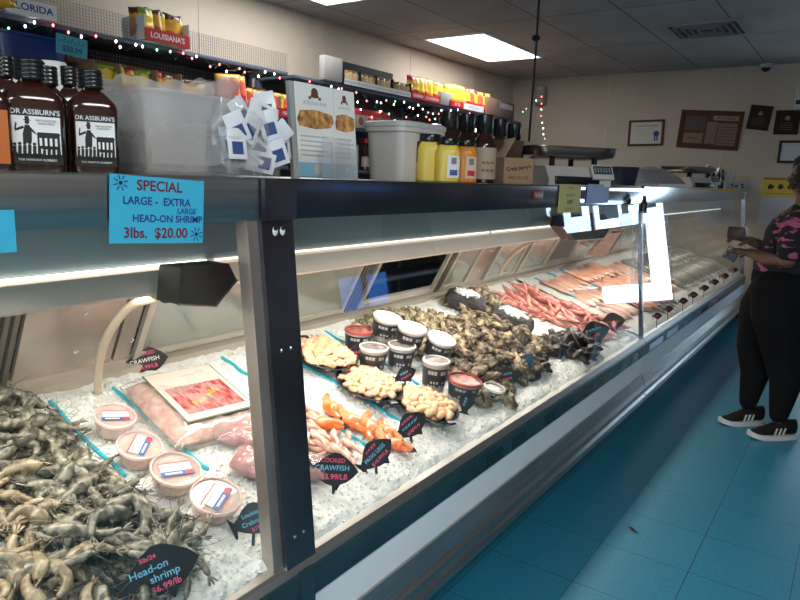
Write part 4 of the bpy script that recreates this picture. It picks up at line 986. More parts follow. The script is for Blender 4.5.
tallbottle(511,-1.36,'tall dark bottle farthest right behind the cardboard box',58,21,False)
# Crazy Jerry's box
cA=ctr(492,-1.10); cB=ctr(531,-1.10); k=mpp(cA)
c=ctr(511,-1.13); k=mpp(c); t=thing('cardboard_box','open kraft cardboard box with black script lettering on the counter','box',M=Matrix.Translation(c)@Matrix.Rotation(face_yaw(c,.72),4,'Z'))
W=30*k; H=25*k; D=.16
b=MB()
for q in ((D/2-.003,D/2,-W/2,W/2,0,H),(-D/2,-D/2+.003,-W/2,W/2,0,H),(-D/2,D/2,-W/2,-W/2+.003,0,H),(-D/2,D/2,W/2-.003,W/2,0,H),(-D/2,D/2,-W/2,W/2,0,.003)): b.box(*q)
b.build('carton',kraft,t)
b=MB(); b.box(-.0015,.0015,-W/2,W/2,0,H*.8,M=Matrix.Translation((-D/2,0,H))@Matrix.Rotation(R_(25),4,'Y')); b.build('rear_flap',kraft_dark,t)
b=MB(); b.box(-D/2,D/2,-.0015,.0015,0,H*.85,M=Matrix.Translation((0,-W/2,H))@Matrix.Rotation(R_(-28),4,'X')); b.build('side_flap',kraft,t)
text(t,"Crazy Jerry's",W*.165,0,H*.62,ink,D/2+.0008,rot=R_(8),bold=.035,sx=.95); text(t,"BBQ SAUCE",W*.125,0,H*.25,mat('brown print',()),D/2+.0008,bold=.03)
# ------------------------------------------------------------ scales
scalew=mat('scale body white',(.62,.58,.54),.35); trayst=mat('scale tray steel',(.30,.24,.20),.25,.9)
def scale(c,yaw,label,s):
    t=thing('counter_scale',label,'scale',M=Matrix.Translation(c)@Matrix.Rotation(yaw,4,'Z')@Matrix.Scale(s,4))
    b=MB(); b.prism([(-.17,0),(.17,0),(.17,.03),(.155,.05),(.13,.085),(-.17,.085)],-.16,.16,axis=1); b.build('body',scalew,t)
    b=MB(); b.box(.135,.178,-.13,.10,.004,.042,bev=.01); b.build('dark_recess',blackgloss,t)
    d=MB(); Md=Matrix.Translation((.163,.11,.062))@Matrix.Rotation(R_(-28),4,'Y'); d.box(0,.012,-.055,.055,-.038,.034,M=Md,bev=.002); o=d.build('display_housing',scalew,t)
    MB().box(.0125,.0135,-.047,.047,-.014,.026,M=Md).build('screen',mat('lcd',(.05,.06,.07),.15),o)
    b=MB()
    for i in range(6): b.box(.0137,.0142,-.042+i*.0145,-.034+i*.0145,-.006,.018,M=Md)
    b.build('digits',mat('grey digit',(.22,.25,.27),.4),o)
    b=MB()
    for xx in (-.10,.10):
        for yy in (-.11,.11): b.tube([(xx,yy,.08),(xx,yy,.125)],.013,10)
    b.build('tray_supports',black,t)
    MB().lathe([(.80,.122),(.96,.130),(1.0,.138),(1.02,.166),(1.045,.168),(1.045,.173),(1.0,.173),(.97,.142),(.01,.132)],48,sx=.155,sy=.21,sq=7).build('tray',trayst,t)
    return t
c=ctr(560,-1.20); scale(c,face_yaw(c,.55),'large white counter scale with a steel tray beside the cardboard box',1.0)
c=ctr(688,-1.22,1); scale(c,face_yaw(c,.35),'smaller counter scale standing farther along beyond the clear bags',.95)
def simple(px,X,far,name,label,cat,fn,group=None,k=.6):
    c=ctr(px,X,far); t=thing(name,label,cat,M=Matrix.Translation(c)@Matrix.Rotation(face_yaw(c,k),4,'Z'),group=group); fn(t,mpp(c)); return t
def f_bin(t,k):
    b=MB(); b.lathe([(.05,0),(.065,.11),(.068,.112),(.062,.112),(.047,.004),(.001,.004)],24,sx=1,sy=1.1,sq=6); b.build('bin',mat('navy plastic',(.02,.022,.05),.35),t)
simple(622,-1.15,0,'dark_bin','small dark navy tray bin right of the large scale','bin',f_bin)
def f_bags(t,k):
    b=MB(); 
    for q in range(5):
        rr=random.Random(q)
        b.grid(lambda u,v:Vector(((v-.5)*.24,(u-.5)*.62,.02+.105*math.sin(PI*min(1,max(0,u)))**.35*math.sin(PI*v)**.4*(1-q*.08)+.018*noise.noise(Vector((u*9,v*5,q*7)))*math.sin(PI*u))),30,12)
    b.build('bag_sheets',glassmat('stacked bags',(.9,.9,.9),1.4,.20,rough=.25),t)
simple(650,-1.25,1,'clear_bag_stack','heap of clear plastic bags lying on the counter before the far scale','plastic bags',f_bags,k=.15)
def f_bot(t,k):
    MB().lathe([(.020,0),(.022,.003),(.022,.10),(.010,.135),(.009,.165)],16).build('bottle',amber,t); MB().lathe([(.011,.16),(.011,.185),(.009,.187)],14).build('cap',blackgloss,t)
for px,X,lb in ((707,-1.12,'small dark bottle on the far counter, next to the far scale'),(712,-1.22,'small dark bottle on the far counter, second from the far scale'),(717,-1.10,'small dark bottle on the far counter, third from the far scale'),(721,-1.2,'small dark bottle on the far counter, touching the clear cups')): simple(px,X,1,'hot_sauce_bottle',lb,'sauce bottle',f_bot,'small dark bottles at the far end')
def f_cup(t,k):
    b=MB()
    for i in range(6): b.lathe([(.026,.002+i*.03),(.034,.045+i*.03),(.036,.047+i*.03)],18,cap=False)
    b.build('cups',glassmat('cup plastic',(.92,.93,.95),1.4,.28,rough=.1),t)
for px,lb in ((728,'stack of clear plastic cups beside the small dark bottles'),(735,'stack of clear plastic cups beside the white box')): simple(px,-1.15,1,'cup_stack',lb,'cups',f_cup,'clear cup stacks at the far end')
def f_wb(t,k):
    MB().box(-.05,.05,-.11,.11,0,.075,bev=.003).build('case_body',mat('dim white box',(.50,.49,.47),.5),t)
    b=MB()
    for y,z,w_,h_ in ((-.06,.04,.03,.03),(-.01,.03,.03,.02),(.05,.045,.03,.02),(.06,.02,.02,.02)): b.box(.0502,.051,y-w_/2,y+w_/2,z-h_/2,z+h_/2)
    b.build('print',ink,t)
simple(744,-1.12,1,'white_box','small white box with dark markings at the far end of the counter','box',f_wb)
def f_jar(t,k):
    MB().lathe([(.03,0),(.034,.003),(.034,.20),(.025,.21)],18).build('jar',mat('pinkish jar',(.40,.25,.20),.4),t); MB().lathe([(.03,.208),(.03,.235),(.025,.237)],18).build('lid',white,t)
simple(738,-1.38,1,'tall_jar','tall pinkish jar standing behind the clear cups','jar',f_jar)
# ------------------------------------------------------------ special sign
p=[hit(x,y,0,-.989) for x,y in ((105,177),(200,178),(206,240),(114,246))]
c=sum(p,Vector())/4; t=thing('special_offer_sign','bright blue hand lettered shrimp special card taped to the counter edge','sign',M=Matrix.Translation(c)@Matrix.Rotation(R_(-3),4,'X'))
W=((p[1].y-p[0].y)+(p[2].y-p[3].y))/2; H=((p[0].z-p[3].z)+(p[1].z-p[2].z))/2
MB().box(-.001,.001,-W/2,W/2,-H/2,H/2).build('card',cyan_card,t)
text(t,'SPECIAL',H*.215,.0,H*.36,maroon_ink,.0016,bold=.02,sx=1.05); text(t,'LARGE -  EXTRA',H*.165,-W*.02,H*.13,navy_ink,.0016,bold=.02); text(t,'LARGE',H*.12,W*.30,H*.0,navy_ink,.0016,bold=.02)
text(t,'HEAD-ON SHRIMP',H*.155,W*.10,-H*.13,navy_ink,.0016,bold=.02); text(t,'3lbs.  $20.00',H*.22,-W*.03,-H*.35,maroon_ink,.0016,bold=.02)
b=MB()
for cy,cz in ((-W*.40,H*.38),(W*.42,-H*.36)):
    for i in range(8):
        a=i*PI/4+.3; strokes(b,[[(cy+math.cos(a)*H*.05,cz+math.sin(a)*H*.05),(cy+math.cos(a)*H*.12,cz+math.sin(a)*H*.12)]],H*.018,.0016)
b.build('starburst_marks',navy_ink,t)
b=MB()
for cy,cz in ((-W*.40,H*.38),(W*.42,-H*.36)): b.lathe([(H*.03,0),(H*.03,.0006)],10,M=Matrix.Translation((.001,cy,cz))@Matrix.Rotation(PI/2,4,'Y'))
b.build('starburst_centres',ink,t)
c=hit(-12,232,0,-.989); t=MB().box(-.001,.001,-.032,.036,-.03,.03).build('special_offer_sign',cyan_card); t.matrix_world=Matrix.Translation(c); tag(t,'sliver of a blue card cut off by the left edge','sign')
# yellow and other notes hung on the fascia
def note(x0,y0,x1,y1,col,lines,label,inkm=ink,X=-.990):
    a=hit(x0,y0,0,X); e=hit(x1,y1,0,X); c=(a+e)/2; W=abs(e.y-a.y); H=abs(a.z-e.z)
    t=thing('paper_note',label,'note',c,group=None); MB().box(-.001,.001,-W/2,W/2,-H/2,H/2).build('sheet',col,t)
    n=len(lines)
    for i,(s,mm) in enumerate(lines): text(t,s,H*.8/n,0,H*(.5-(i+.5)/n),mm,.0016,bold=.02,sx=min(1.4,W/(max(1,len(s))*H*.8/n*.62)))
note(560,184,579,212,mat('pale yellow note',(.55,.50,.16),.6),[('~4',red),('~5',ink),('DIPS',ink),('~5',red)],'pale yellow note with hand lettering hanging from the counter edge')
note(588,184,608,203,mat('lavender note',(.25,.30,.55),.5),[('',ink)],'blue grey card hanging right of the yellow note')
# clear hanging sleeve at the joint
c=hit(638,205,0,-.985); t=thing('hanging_sleeve','clear crinkled plastic sleeve hanging at the joint between the cases','plastic sleeve',c)
b=MB(); b.grid(lambda u,v:Vector((.03*math.cos(2*PI*u)*(1+.2*noise.noise(Vector((u*9,v*9,1))))+.03,.045*math.sin(2*PI*u)*(1+.25*noise.noise(Vector((u*7,v*11,2)))),-.03-.42*v)),28,26); b.build('film',glassmat('sleeve film',(.93,.94,.98),1.5,.15,rough=.08),t)
MB().lathe([(.018,-.04),(.018,.01),(.012,.02),(.008,.05)],14,c=(.03,0,0)).build('cap',blackgloss,t)
# ------------------------------------------------------------ shelving on the left wall
shelfm=mat('blue grey shelf',(.12,.15,.21),.4,.3); wirem=mat('grey wire',(.30,.30,.31),.4,.7); darkback=mat('dark back board',(.055,.05,.05),.7)
XS=-3.30
def unit(y0,y1,ztop,label,mesh):
    t=thing('wall_shelving',label,'shelving',(XL+.01,(y0+y1)/2,0)); inv=Matrix.Translation((-(XL+.01),-(y0+y1)/2,0))
    def P(n,m,b,par=None):
        o=b.build(n,m,par or t)
        if par is None: o.matrix_local=inv
        return o
    for z in (ztop,ztop-.30,ztop-.62,.9,.45): P('shelf',shelfm,MB().box(XL+.02,XS,y0,y1,z-.022,z,bev=.003))
    for yy in (y0,(y0+y1)/2,y1-.03): P('upright',shelfm,MB().box(XL+.012,XL+.05,yy,yy+.03,0,ztop+.02))
    P('back_board',darkback,MB().box(XL+.006,XL+.012,y0,y1,.1,ztop-.02))
    for yy in (y0+.3,(y0+y1)/2,y1-.3):
        P('bracket',black,MB().prism([(XL+.05,ztop-.022),(XS-.02,ztop-.022),(XL+.05,ztop-.14)],yy,yy+.006))
    if mesh:
        b=MB(); n=int((y1-y0)/.016)
        for i in range(n): b.box(XS-.004,XS-.002,y0+i*.016,y0+i*.016+.0018,ztop-.004,ztop+.115)
        for j in range(8): b.box(XS-.003,XS-.001,y0,y1,ztop+j*.016,ztop+j*.016+.0018)
        P('wire_guard',wirem,b)
        b=MB(); n=int((y1-y0)/.02)
        for i in range(n): b.box(XL+.05,XL+.052,y0+i*.02,y0+i*.02+.002,ztop-.5,ztop-.02)
        for j in range(24): b.box(XL+.049,XL+.051,y0,y1,ztop-.5+j*.02,ztop-.498+j*.02)
        P('wire_back',wirem,b)
    return t
unit(.6,3.36,1.99,'blue grey wall shelving with a fine wire guard, nearest section',True)
unit(3.42,7.05,1.985,'dark wall shelving hung with little lights, far section',False)
def wspan(px0,px1,X=XS): return hit(px0,100,0,X).y,hit(px1,100,0,X).y
bagy=None
def bagmat(name,c1,c2,c3,sc1=9):
    if name in MATS: return MATS[name]
    m=bpy.data.materials.new(name); m.use_nodes=True; N=m.node_tree.nodes; L=m.node_tree.links; b=N['Principled BSDF']; b.inputs['Roughness'].default_value=.25
    tc=N.new('ShaderNodeTexCoord'); n=N.new('ShaderNodeTexNoise'); n.inputs['Scale'].default_value=2.2; L.new(tc.outputs['Generated'],n.inputs['Vector'])
    sp=N.new('ShaderNodeSeparateXYZ'); L.new(tc.outputs['Generated'],sp.inputs[0]); ad=N.new('ShaderNodeMath'); ad.operation='MULTIPLY_ADD'; ad.inputs[1].default_value=.55
    L.new(n.outputs['Fac'],ad.inputs[0]); L.new(sp.outputs['Z'],ad.inputs[2])
    r=N.new('ShaderNodeValToRGB'); e=r.color_ramp.elements; r.color_ramp.interpolation='CONSTANT'; e[0].position=0; e[0].color=(*c1,1); e[1].position=.62; e[1].color=(*c2,1); q=e.new(.98); q.color=(*c3,1)
    L.new(ad.outputs[0],r.inputs['Fac']); L.new(r.outputs['Color'],b.inputs['Base Color']); MATS[name]=m; return m
bm_red=bagmat('chip bag red',(.60,.03,.03),(.80,.50,.05),(.62,.03,.03)); bm_yel=bagmat('chip bag yellow',(.70,.35,.03),(.85,.62,.06),(.25,.35,.05)); bm_org=bagmat('chip bag orange',(.50,.16,.03),(.75,.38,.05),(.10,.05,.03))
bm_red2=bagmat('chip bag crimson',(.55,.03,.05),(.70,.12,.06),(.75,.45,.10))
BAGM={}
def chipbag(m,w,h,t):
    k=(m.name,round(w,3),round(h,3))
    if k not in BAGM:
        b=MB()
        for sgn in (1,-1):
            b.grid(lambda u,v:Vector((sgn*t/2*max(0,(1-abs(u*2-1)**3)*(1-abs(v*2-1)**5))**.6*(1+.2*noise.noise(Vector((u*5,v*5,sgn)))),(u-.5)*w*(1-.05*math.sin(v*PI)),v*h)),12,14)
        bmesh.ops.remove_doubles(b.bm,verts=b.bm.verts[:],dist=.0003); me=b.mesh('chip_bag'); me.materials.append(m); BAGM[k]=me
    return BAGM[k]
def bagrow(px0,px1,n,z,m,w,h,X,label,grp,tilt=.15,j=.2):
    y0,y1=wspan(px0,px1,X)
    for i in range(n):
        o=put(chipbag(m[i%len(m)],w,h,.05),'snack_bag',label,'snack bag',grp,(X+rnd.uniform(-.01,.01),y0+(y1-y0)*(i+.5)/n,z),Matrix.Rotation(rnd.uniform(-j,j)-.35,4,'Z')@Matrix.Rotation(-tilt,4,'Y')@Matrix.Rotation(rnd.uniform(-j*.5,j*.5),4,'X'))
def display(px0,px1,z,h,X,D,label,front,frontm,sidem,txt=None,txtm=None,back=0,grp=None,txtn=1,cat='display box'):
    y0,y1=wspan(px0,px1,X); W=y1-y0; c=Vector((X,(y0+y1)/2,z))
    t=thing('display_box',label,cat,c,group=grp)
    b=MB(); b.box(-D,0,-W/2,-W/2+.004,0,h); b.box(-D,0,W/2-.004,W/2,0,h); b.box(-D,-D+.004,-W/2,W/2,0,back or h); b.box(-D,0,-W/2,W/2,0,.004); b.build('carton',sidem,t)
    f=MB().box(-.003,.001,-W/2,W/2,0,front).build('front_panel',frontm,t)
    if txt: text(f,txt,front*.62/txtn,0,front*.5,txtm,.0016,bold=.02,sx=min(1.6,W*.9/(max(len(q) for q in txt.split('\n'))*front*.62/txtn*.62)))
    return y0,y1
navy=mat('navy print',(.03,.05,.22),.5); whitecard=mat('white card',(.72,.72,.72),.6)
zt1=1.991
# top shelf, near unit
display(12,62,zt1,.075,-3.26,.25,'long white box printed FLORIDA on the top shelf at the left edge',.07,whitecard,whitecard,'FLORIDA\nWARNER WONDERS' if 0 else 'FLORIDA',navy)
display(147,191,zt1,.13,-3.24,.20,'open red fronted chip box on top of the wire guarded shelf',.065,red,whitecard,"LOUISIANA'S",paper)
bagrow(140,183,7,zt1+.03,[bm_org,bm_yel],.10,.15,-3.31,'orange snack bag poking out of the red box on the top shelf','orange bags in the red box on the top shelf',.1,.5)
bagrow(0,16,2,zt1+.01,[bm_yel],.12,.09,-3.26,'yellow snack bag on the top shelf beside the white FLORIDA box','yellow bags at the left edge',.4,.4)
# top shelf, far unit
zt2=1.986
y0,y1=wspan(323,343,-3.25); t=MB().box(-.05,0,-(y1-y0)*.45,(y1-y0)*.45,0,.165,bev=.003).build('white_carton',mat('off white card',(.36,.34,.32),.8)); t.matrix_world=Matrix.Translation((-3.25,(y0+y1)/2,zt2)); tag(t,'plain tall white carton at the start of the far top shelf','carton')
nutm=bagmat('nut bag',(.45,.26,.10),(.60,.42,.22),(.20,.12,.06))
for i,(a,e_) in enumerate(((344,361),(361,377),(377,393),(393,411))):
    display(a,e_,zt2,.115,-3.27,.20,'black tray of nut bags with white front strip, '+['first after the white carton','second after the white carton','third after the white carton','last before the red chip bags'][i],.042,whitecard,black,'~8',navy,back=.205,grp='black trays of nut bags')
    bagrow(a+1,e_-1,3,zt2+.006,[nutm],.085,.11,-3.31,'small brown nut bag in the black trays on the far top shelf','brown nut bags in black trays',.1,.1)
    bagrow(a+1,e_-1,2,zt2+.006,[nutm],.085,.10,-3.38,'small brown nut bag in the black trays on the far top shelf','brown nut bags in black trays',.1,.1)
display(412,424,zt2,.06,-3.26,.22,'red fronted chip box, first of two, on the far top shelf',.05,red,red,'LOUISIANA',paper); display(424,440,zt2,.06,-3.26,.22,'red fronted chip box, second of two, on the far top shelf',.05,red,red,'LOUISIANA',paper)
bagrow(411,441,7,zt2+.01,[bm_red,bm_yel],.15,.19,-3.32,'red and yellow chip bag standing in the red fronted boxes','red and yellow chip bags in the red boxes',.15,.15)
y0,y1=wspan(440,450,-3.28); t=MB().box(-.15,0,-(y1-y0)/2,(y1-y0)/2,0,.11,M=Matrix.Rotation(.2,4,'Y'),bev=.002).build('blank_card',mat('grey card',(.5,.5,.5),.6)); t.matrix_world=Matrix.Translation((-3.28,(y0+y1)/2,zt2)); tag(t,'plain grey white card box between the two groups of chip bags','box')
display(451,464,zt2,.06,-3.26,.22,'red fronted chip box with round marks under the yellow bags',.055,red,red,'O O',paper); display(464,484,zt2,.06,-3.26,.22,'white fronted chip box under the last red chip bags',.055,whitecard,whitecard,'~6',navy)
bagrow(450,463,3,zt2+.01,[bm_yel],.17,.21,-3.32,'yellow chip bag standing over the box with round marks','yellow chip bags over the marked box',.15,.1)
bagrow(463,487,6,zt2+.01,[bm_red,bm_red2],.16,.20,-3.32,'red chip bag at the right end of the far top shelf','red chip bags at the end of the shelf',.15,.15)
y0,y1=wspan(487,499,-3.28); t=MB().box(-.24,0,-(y1-y0)/2,(y1-y0)/2,0,.17,bev=.003).build('cardboard_carton',mat('dim cardboard',(.20,.12,.08),.8)); t.matrix_world=Matrix.Translation((-3.28,(y0+y1)/2,zt2)); tag(t,'brown cardboard carton at the end of the far top shelf','carton')
y0,y1=wspan(500,515,-3.28); W=y1-y0; t=thing('striped_carton','dark carton with a pale striped panel, last on the far top shelf','carton',(-3.28,(y0+y1)/2,zt2)); MB().box(-.24,0,-W/2,W/2,0,.16,bev=.003).build('carton',mat('dim dark carton',(.10,.07,.07),.7),t)
b=MB()
for i in range(6): b.box(.0,.002,-W*.42+i*W*.14,-W*.42+i*W*.14+W*.09,.09,.14)
b.build('stripes',mat('dull stripe',(.35,.30,.35),.6),t)
# second shelf, near unit: chip boxes
z2=1.991-.30
kf=kraft
LB=[(96,122),(122,158),(158,182),(182,212),(240,262),(262,281),(281,292)]
for i,(a,e_) in enumerate(LB):
    nm=['first by the blue tub','second, with a red inner face','third, behind the plastic bag','fourth, behind the plastic bag','fifth, right of the plastic bag','sixth, behind the packet bag','seventh, beside the poster'][i]
    display(a,e_,z2,.16 if i<4 else .13,-3.27,.26,'open cardboard snack box on the second shelf, '+nm,.055,kraft if i in(0,2,3) else red,kraft,None if i in (0,2,3) else "LOUISIANA'S",paper,back=.2,grp='open snack boxes on the second shelf')
    bagrow(a+2,e_-2,3,z2+.01,[[bm_yel],[bm_red,bm_yel],[bm_org],[bm_org],[bm_red2],[bm_yel,bm_red2],[bm_red2]][i],.12,.15,-3.33,'snack bag standing in the second shelf box, '+nm,'snack bags in the box, '+nm,.15,.25)
bagrow(226,243,2,z2+.02,[bm_red2],.16,.20,-3.26,'large red snack bag leaning between the boxes above the packet bag','large red bags above the packets',.2,.25)
# blue tub on the second shelf + cyan card
y0,y1=wspan(4,95,-3.15); c=Vector((-3.42,(y0+y1)/2,z2)); hy=(y1-y0)/2
t=thing('blue_tub','deep blue plastic tub on the shelf above the dark flasks','tub',c)
b=MB(); b.lathe([(.88,0),(1,.21),(1.05,.212),(1.05,.225),(.97,.225),(.86,.006),(.001,.006)],36,sx=.15,sy=hy*.8,sq=7); b.build('tub_body',mat('blue plastic',(.012,.035,.16),.35),t)
a=hit(54,33,0,-3.2); e=hit(89,59,0,-3.2); c=(a+e)/2; t=thing('cyan_card','small turquoise card with blue scribbles pinned over the blue tub','card',M=Matrix.Translation(c)@Matrix.Rotation(-.06,4,'X'))
W,H=abs(e.y-a.y)*.92,abs(a.z-e.z); MB().box(-.001,.001,-W/2,W/2,-H/2,H/2).build('sheet',mat('dull turquoise',(.05,.32,.38),.6),t); text(t,'$20.99',H*.4,0,-H*.2,navy_ink,.0016,bold=.02); 
b=MB()
for i in range(7): strokes(b,[[(-W*.4+i*W*.12,H*.1),(-W*.3+i*W*.11,H*(.40 if i%2 else .25))]],H*.04,.0016)
b.build('scribbles',navy_ink,t)
# second shelf, far unit: red header pouches and dark bottles
z3=1.985-.30
pch=mat('white pouch',(.50,.45,.42),.4); 
def pouch(px,label,i):
    y0,y1=wspan(px-4,px+4,-3.28); W=y1-y0; t=thing('header_pouch',label,'pouch',(-3.28,(y0+y1)/2,z3),group='pouches with red headers on the far second shelf')
    MB().box(-.03,0,-W/2,W/2,0,.115,bev=.004).build('pouch',pch if i!=3 and i!=4 else kraft,t); MB().box(-.032,.002,-W/2,W/2,.10,.145).build('header',red,t)
    MB().ball((0,0,.055),.030,2,(.12,1,1.15)).build('picture',mat('ham picture',(.30,.08,.05),.5),t)
for i,px in enumerate((353,361.5,370,378.5,387)): pouch(px,'flat pouch with a red header, '+['first','second','third','fourth','fifth'][i]+' in the row right of the poster',i)
for i,px in enumerate((393,398,403,408,413,418,423,428)):
    y=wspan(px,px+1,-3.33)[0]; t=thing('shelf_bottle','dark little bottle on the far second shelf behind the fairy lights','bottle',(-3.33,y,z3),group='dark bottles on the far second shelf')
    MB().lathe([(.026,0),(.028,.003),(.028,.085),(.012,.11),(.011,.135)],14).build('bottle',amber if i%3 else mat('deep red sauce',(.16,.015,.01),.2),t); MB().lathe([(.014,.13),(.014,.155),(.012,.157)],12).build('cap',black,t)
for i,px in enumerate((268,275)):
    p=hit(px,140,0,-3.30); t=thing('shelf_bottle','small red sauce bottle on the lower shelf, '+['left','right'][i]+' of the pair beside the poster','bottle',(-3.30,p.y,1.991-.62+.0005),group='red bottles on the lower shelf beside the poster')
    MB().lathe([(.03,0),(.033,.003),(.033,.12),(.013,.155),(.012,.18)],16).build('bottle',mat('bright red sauce',(.45,.02,.015),.2),t); MB().lathe([(.016,.175),(.016,.205),(.012,.207)],12).build('cap',red,t)
for i,px in enumerate((366,373,380,458,470,482,494,506)):
    p=hit(px,140,0,-3.32); t=thing('shelf_bottle',['sauce bottle with a pale label on the lower shelf left of the tote','dark bottle with a red cap on the lower shelf behind the tall bottles'][i>2],'bottle',(-3.32,p.y,1.985-.62+.0005),group=['labelled bottles left of the tote','red capped bottles behind the tall bottles'][i>2])
    MB().lathe([(.03,0),(.033,.003),(.033,.15),(.013,.19),(.012,.22)],16).build('bottle',amber,t); MB().lathe([(.016,.215),(.016,.25),(.012,.252)],12).build('cap',red,t); MB().lathe([(.0335,.03),(.0335,.11)],16,cap=False).build('label',mat('dull label',(.35,.3,.27),.6),t)
# foil on the lower right of the shelf
c=hit(438,112,0,-3.22); t=MB().ball((0,0,0),.10,3,(.5,1.3,.5),jit=.9,seed=4).build('crumpled_foil',mat('blue foil',(.25,.33,.42),.2,.7)); t.matrix_world=Matrix.Translation((c.x,c.y,z3+.05)); tag(t,'crumpled silvery blue wrapper on the shelf left of the tall bottles','wrapper')
# ------------------------------------------------------------ fairy lights
bulb_w=emitmat('bulb white',(1,.85,.78),14); bulb_r=emitmat('bulb red',(1,.12,.12),12); bulb_g=emitmat('bulb green',(.2,1,.35),8); wirecol=mat('green wire',(.02,.04,.02),.5)
def fairy(path,n,label,X=None,amp=.02):
    t=thing('fairy_lights',label,'string lights',path[0]); o=Vector(path[0]); seg=[]; tot=0
    P=[Vector(p) for p in path]; L_=[(b_-a).length for a,b_ in zip(P,P[1:])]; T=sum(L_)
    Q=[]
    for i in range(n*3+1):
        s=T*i/(n*3); 
        for a,b_,l in zip(P,P[1:],L_):
            if s<=l+1e-9: q=a.lerp(b_,s/l); break
            s-=l
        Q.append(q+Vector((rnd.uniform(0,amp),rnd.uniform(-amp,amp),rnd.uniform(-amp,amp)))-o)
    MB().tube(Q,.0018,4).build('wire',wirecol,t)
    for k in range(n):
        q=Q[k*3+1]; m=(bulb_w,bulb_r,bulb_w,bulb_w,bulb_r,bulb_g)[rnd.randrange(6)]
        MB().ball(q+Vector((.003,0,-.004)),.0055,1,(1,1,1.5)).build('bulb',m,t)
xf=XS+.012
fairy([(xf,.9,1.955),(xf,1.6,1.95),(xf,2.4,1.95),(xf,3.3,1.93)],34,'string of tiny red and white lights under the near top shelf',amp=.03)
fairy([(xf,3.45,1.94),(xf,4.5,1.91),(xf,5.6,1.93),(xf,6.9,1.90)],44,'string of tiny lights under the far top shelf',amp=.045)
fairy([(xf,3.5,1.86),(xf,4.4,1.82),(xf,5.4,1.84),(xf,6.8,1.78)],38,'second string of tiny lights hanging lower over the dark shelf',amp=.05)
p1,p2,p3,p4=hit(520,112,1,7.1),hit(541,97,1,7.1),hit(541,122,1,7.1),hit(545,143,1,7.1)
fairy([p1,p2,p3,p4],12,'short string of red and white lights dangling at the back corner',amp=.01)
# ------------------------------------------------------------ hanging cable
c=hit(536,38,0,-1.5); top=Vector((c.x,c.y+.0,ZC)); t=thing('hanging_cable','thin dark cable hanging from the ceiling behind the counter','cable',top)
MB().tube([(0,0,0),(.002,.004,-.5),(0,0,-1.0)],.006,8).build('cable',black,t); MB().ball((0,0,c.z-ZC),.022,2,(1,1,.8)).build('knob',black,t)
MB().lathe([(.03,-.006),(.03,0)],14).build('ceiling_cup',black,t)
# ------------------------------------------------------------ back wall things
Yw=YB-.001
def quad_wall(pts,d=.02):
    P=[hit(x,y,1,YB-d) for x,y in pts]; return P
woodf=mat('brown frame wood',(.10,.035,.02),.6,spec=.15); darkw=mat('dark plaque wood',(.03,.015,.012),.6,spec=.15)
def framed(c,W,H,rot,fm,fw,inner,label,cat,name,depth=.02):
    t=thing(name,label,cat,M=Matrix.Translation((c[0],YB,c[1]))@Matrix.Rotation(-PI/2,4,'Z')@Matrix.Rotation(rot,4,'X'))
    b=MB()
    for q in ((-W/2,W/2,-H/2,-H/2+fw),(-W/2,W/2,H/2-fw,H/2),(-W/2,-W/2+fw,-H/2+fw,H/2-fw),(W/2-fw,W/2,-H/2+fw,H/2-fw)): b.box(0,depth,q[0],q[1],q[2],q[3])
    b.build('frame',fm,t); MB().box(0,depth*.5,-W/2+fw*.9,W/2-fw*.9,-H/2+fw*.9,H/2-fw*.9).build('sheet' if inner is not fm else 'panel',inner,t); return t
cream2=mat('certificate paper',(.55,.50,.42),.6)
t=framed((-2.075,1.892),.375,.275,R_(1),woodf,.022,cream2,'brown framed certificate with a dark rosette on the back wall','certificate','framed_certificate')
text(t,'~12',.032,0,.075,ink,.0108); 
b=MB()
for z,w_ in ((.045,.18),(.02,.12),(-.005,.15),(-.03,.10),(-.07,.08)): b.box(.010,.0108,-.04-w_/2,-.04+w_/2,z,z+.007)
b.build('writing',gr,t)
b=MB(); b.lathe([(.030,0),(.030,.003),(.018,.005)],16,M=Matrix.Translation((.010,.11,-.01))@Matrix.Rotation(PI/2,4,'Y')); b.box(.010,.012,.09,.106,-.085,-.03); b.box(.010,.012,.114,.13,-.085,-.03); b.build('rosette',navy_ink,t)
t=framed((-1.435,1.918),.60,.385,R_(-3.5),woodf,.035,mat('plaque wood',(.12,.05,.025),.6,0,spec=.15,nscale=4,namt=.15),'large tilted wooden frame of press clippings on the back wall','frame','framed_clippings')
dull=mat('aged newsprint',(.20,.12,.08),.6)
for nm,y,z,w_,h_,m_ in (('clipping',-.15,.06,.2,.14,mat('clipping photo',(.06,.04,.035),.5)),('clipping',-.15,-.09,.19,.10,dull),('clipping',.02,-.03,.10,.22,dull),('clipping',.14,.12,.24,.045,mat('headline strip',(.28,.20,.15),.6)),('clipping',.17,-.04,.18,.22,dull)):
    o=MB().box(.0102,.012,y-w_/2,y+w_/2,z-h_/2,z+h_/2).build(nm,m_,t)
text(t,'~7',.04,.14,.12,ink,.0125,bold=.02); text(t,'~5',.03,-.15,-.09,ink,.0125)
b=MB()
for i in range(6): b.box(.0121,.0125,.09,.25,-.13+i*.032,-.122+i*.032)
b.build('text_lines',mat('brown print',()),t)
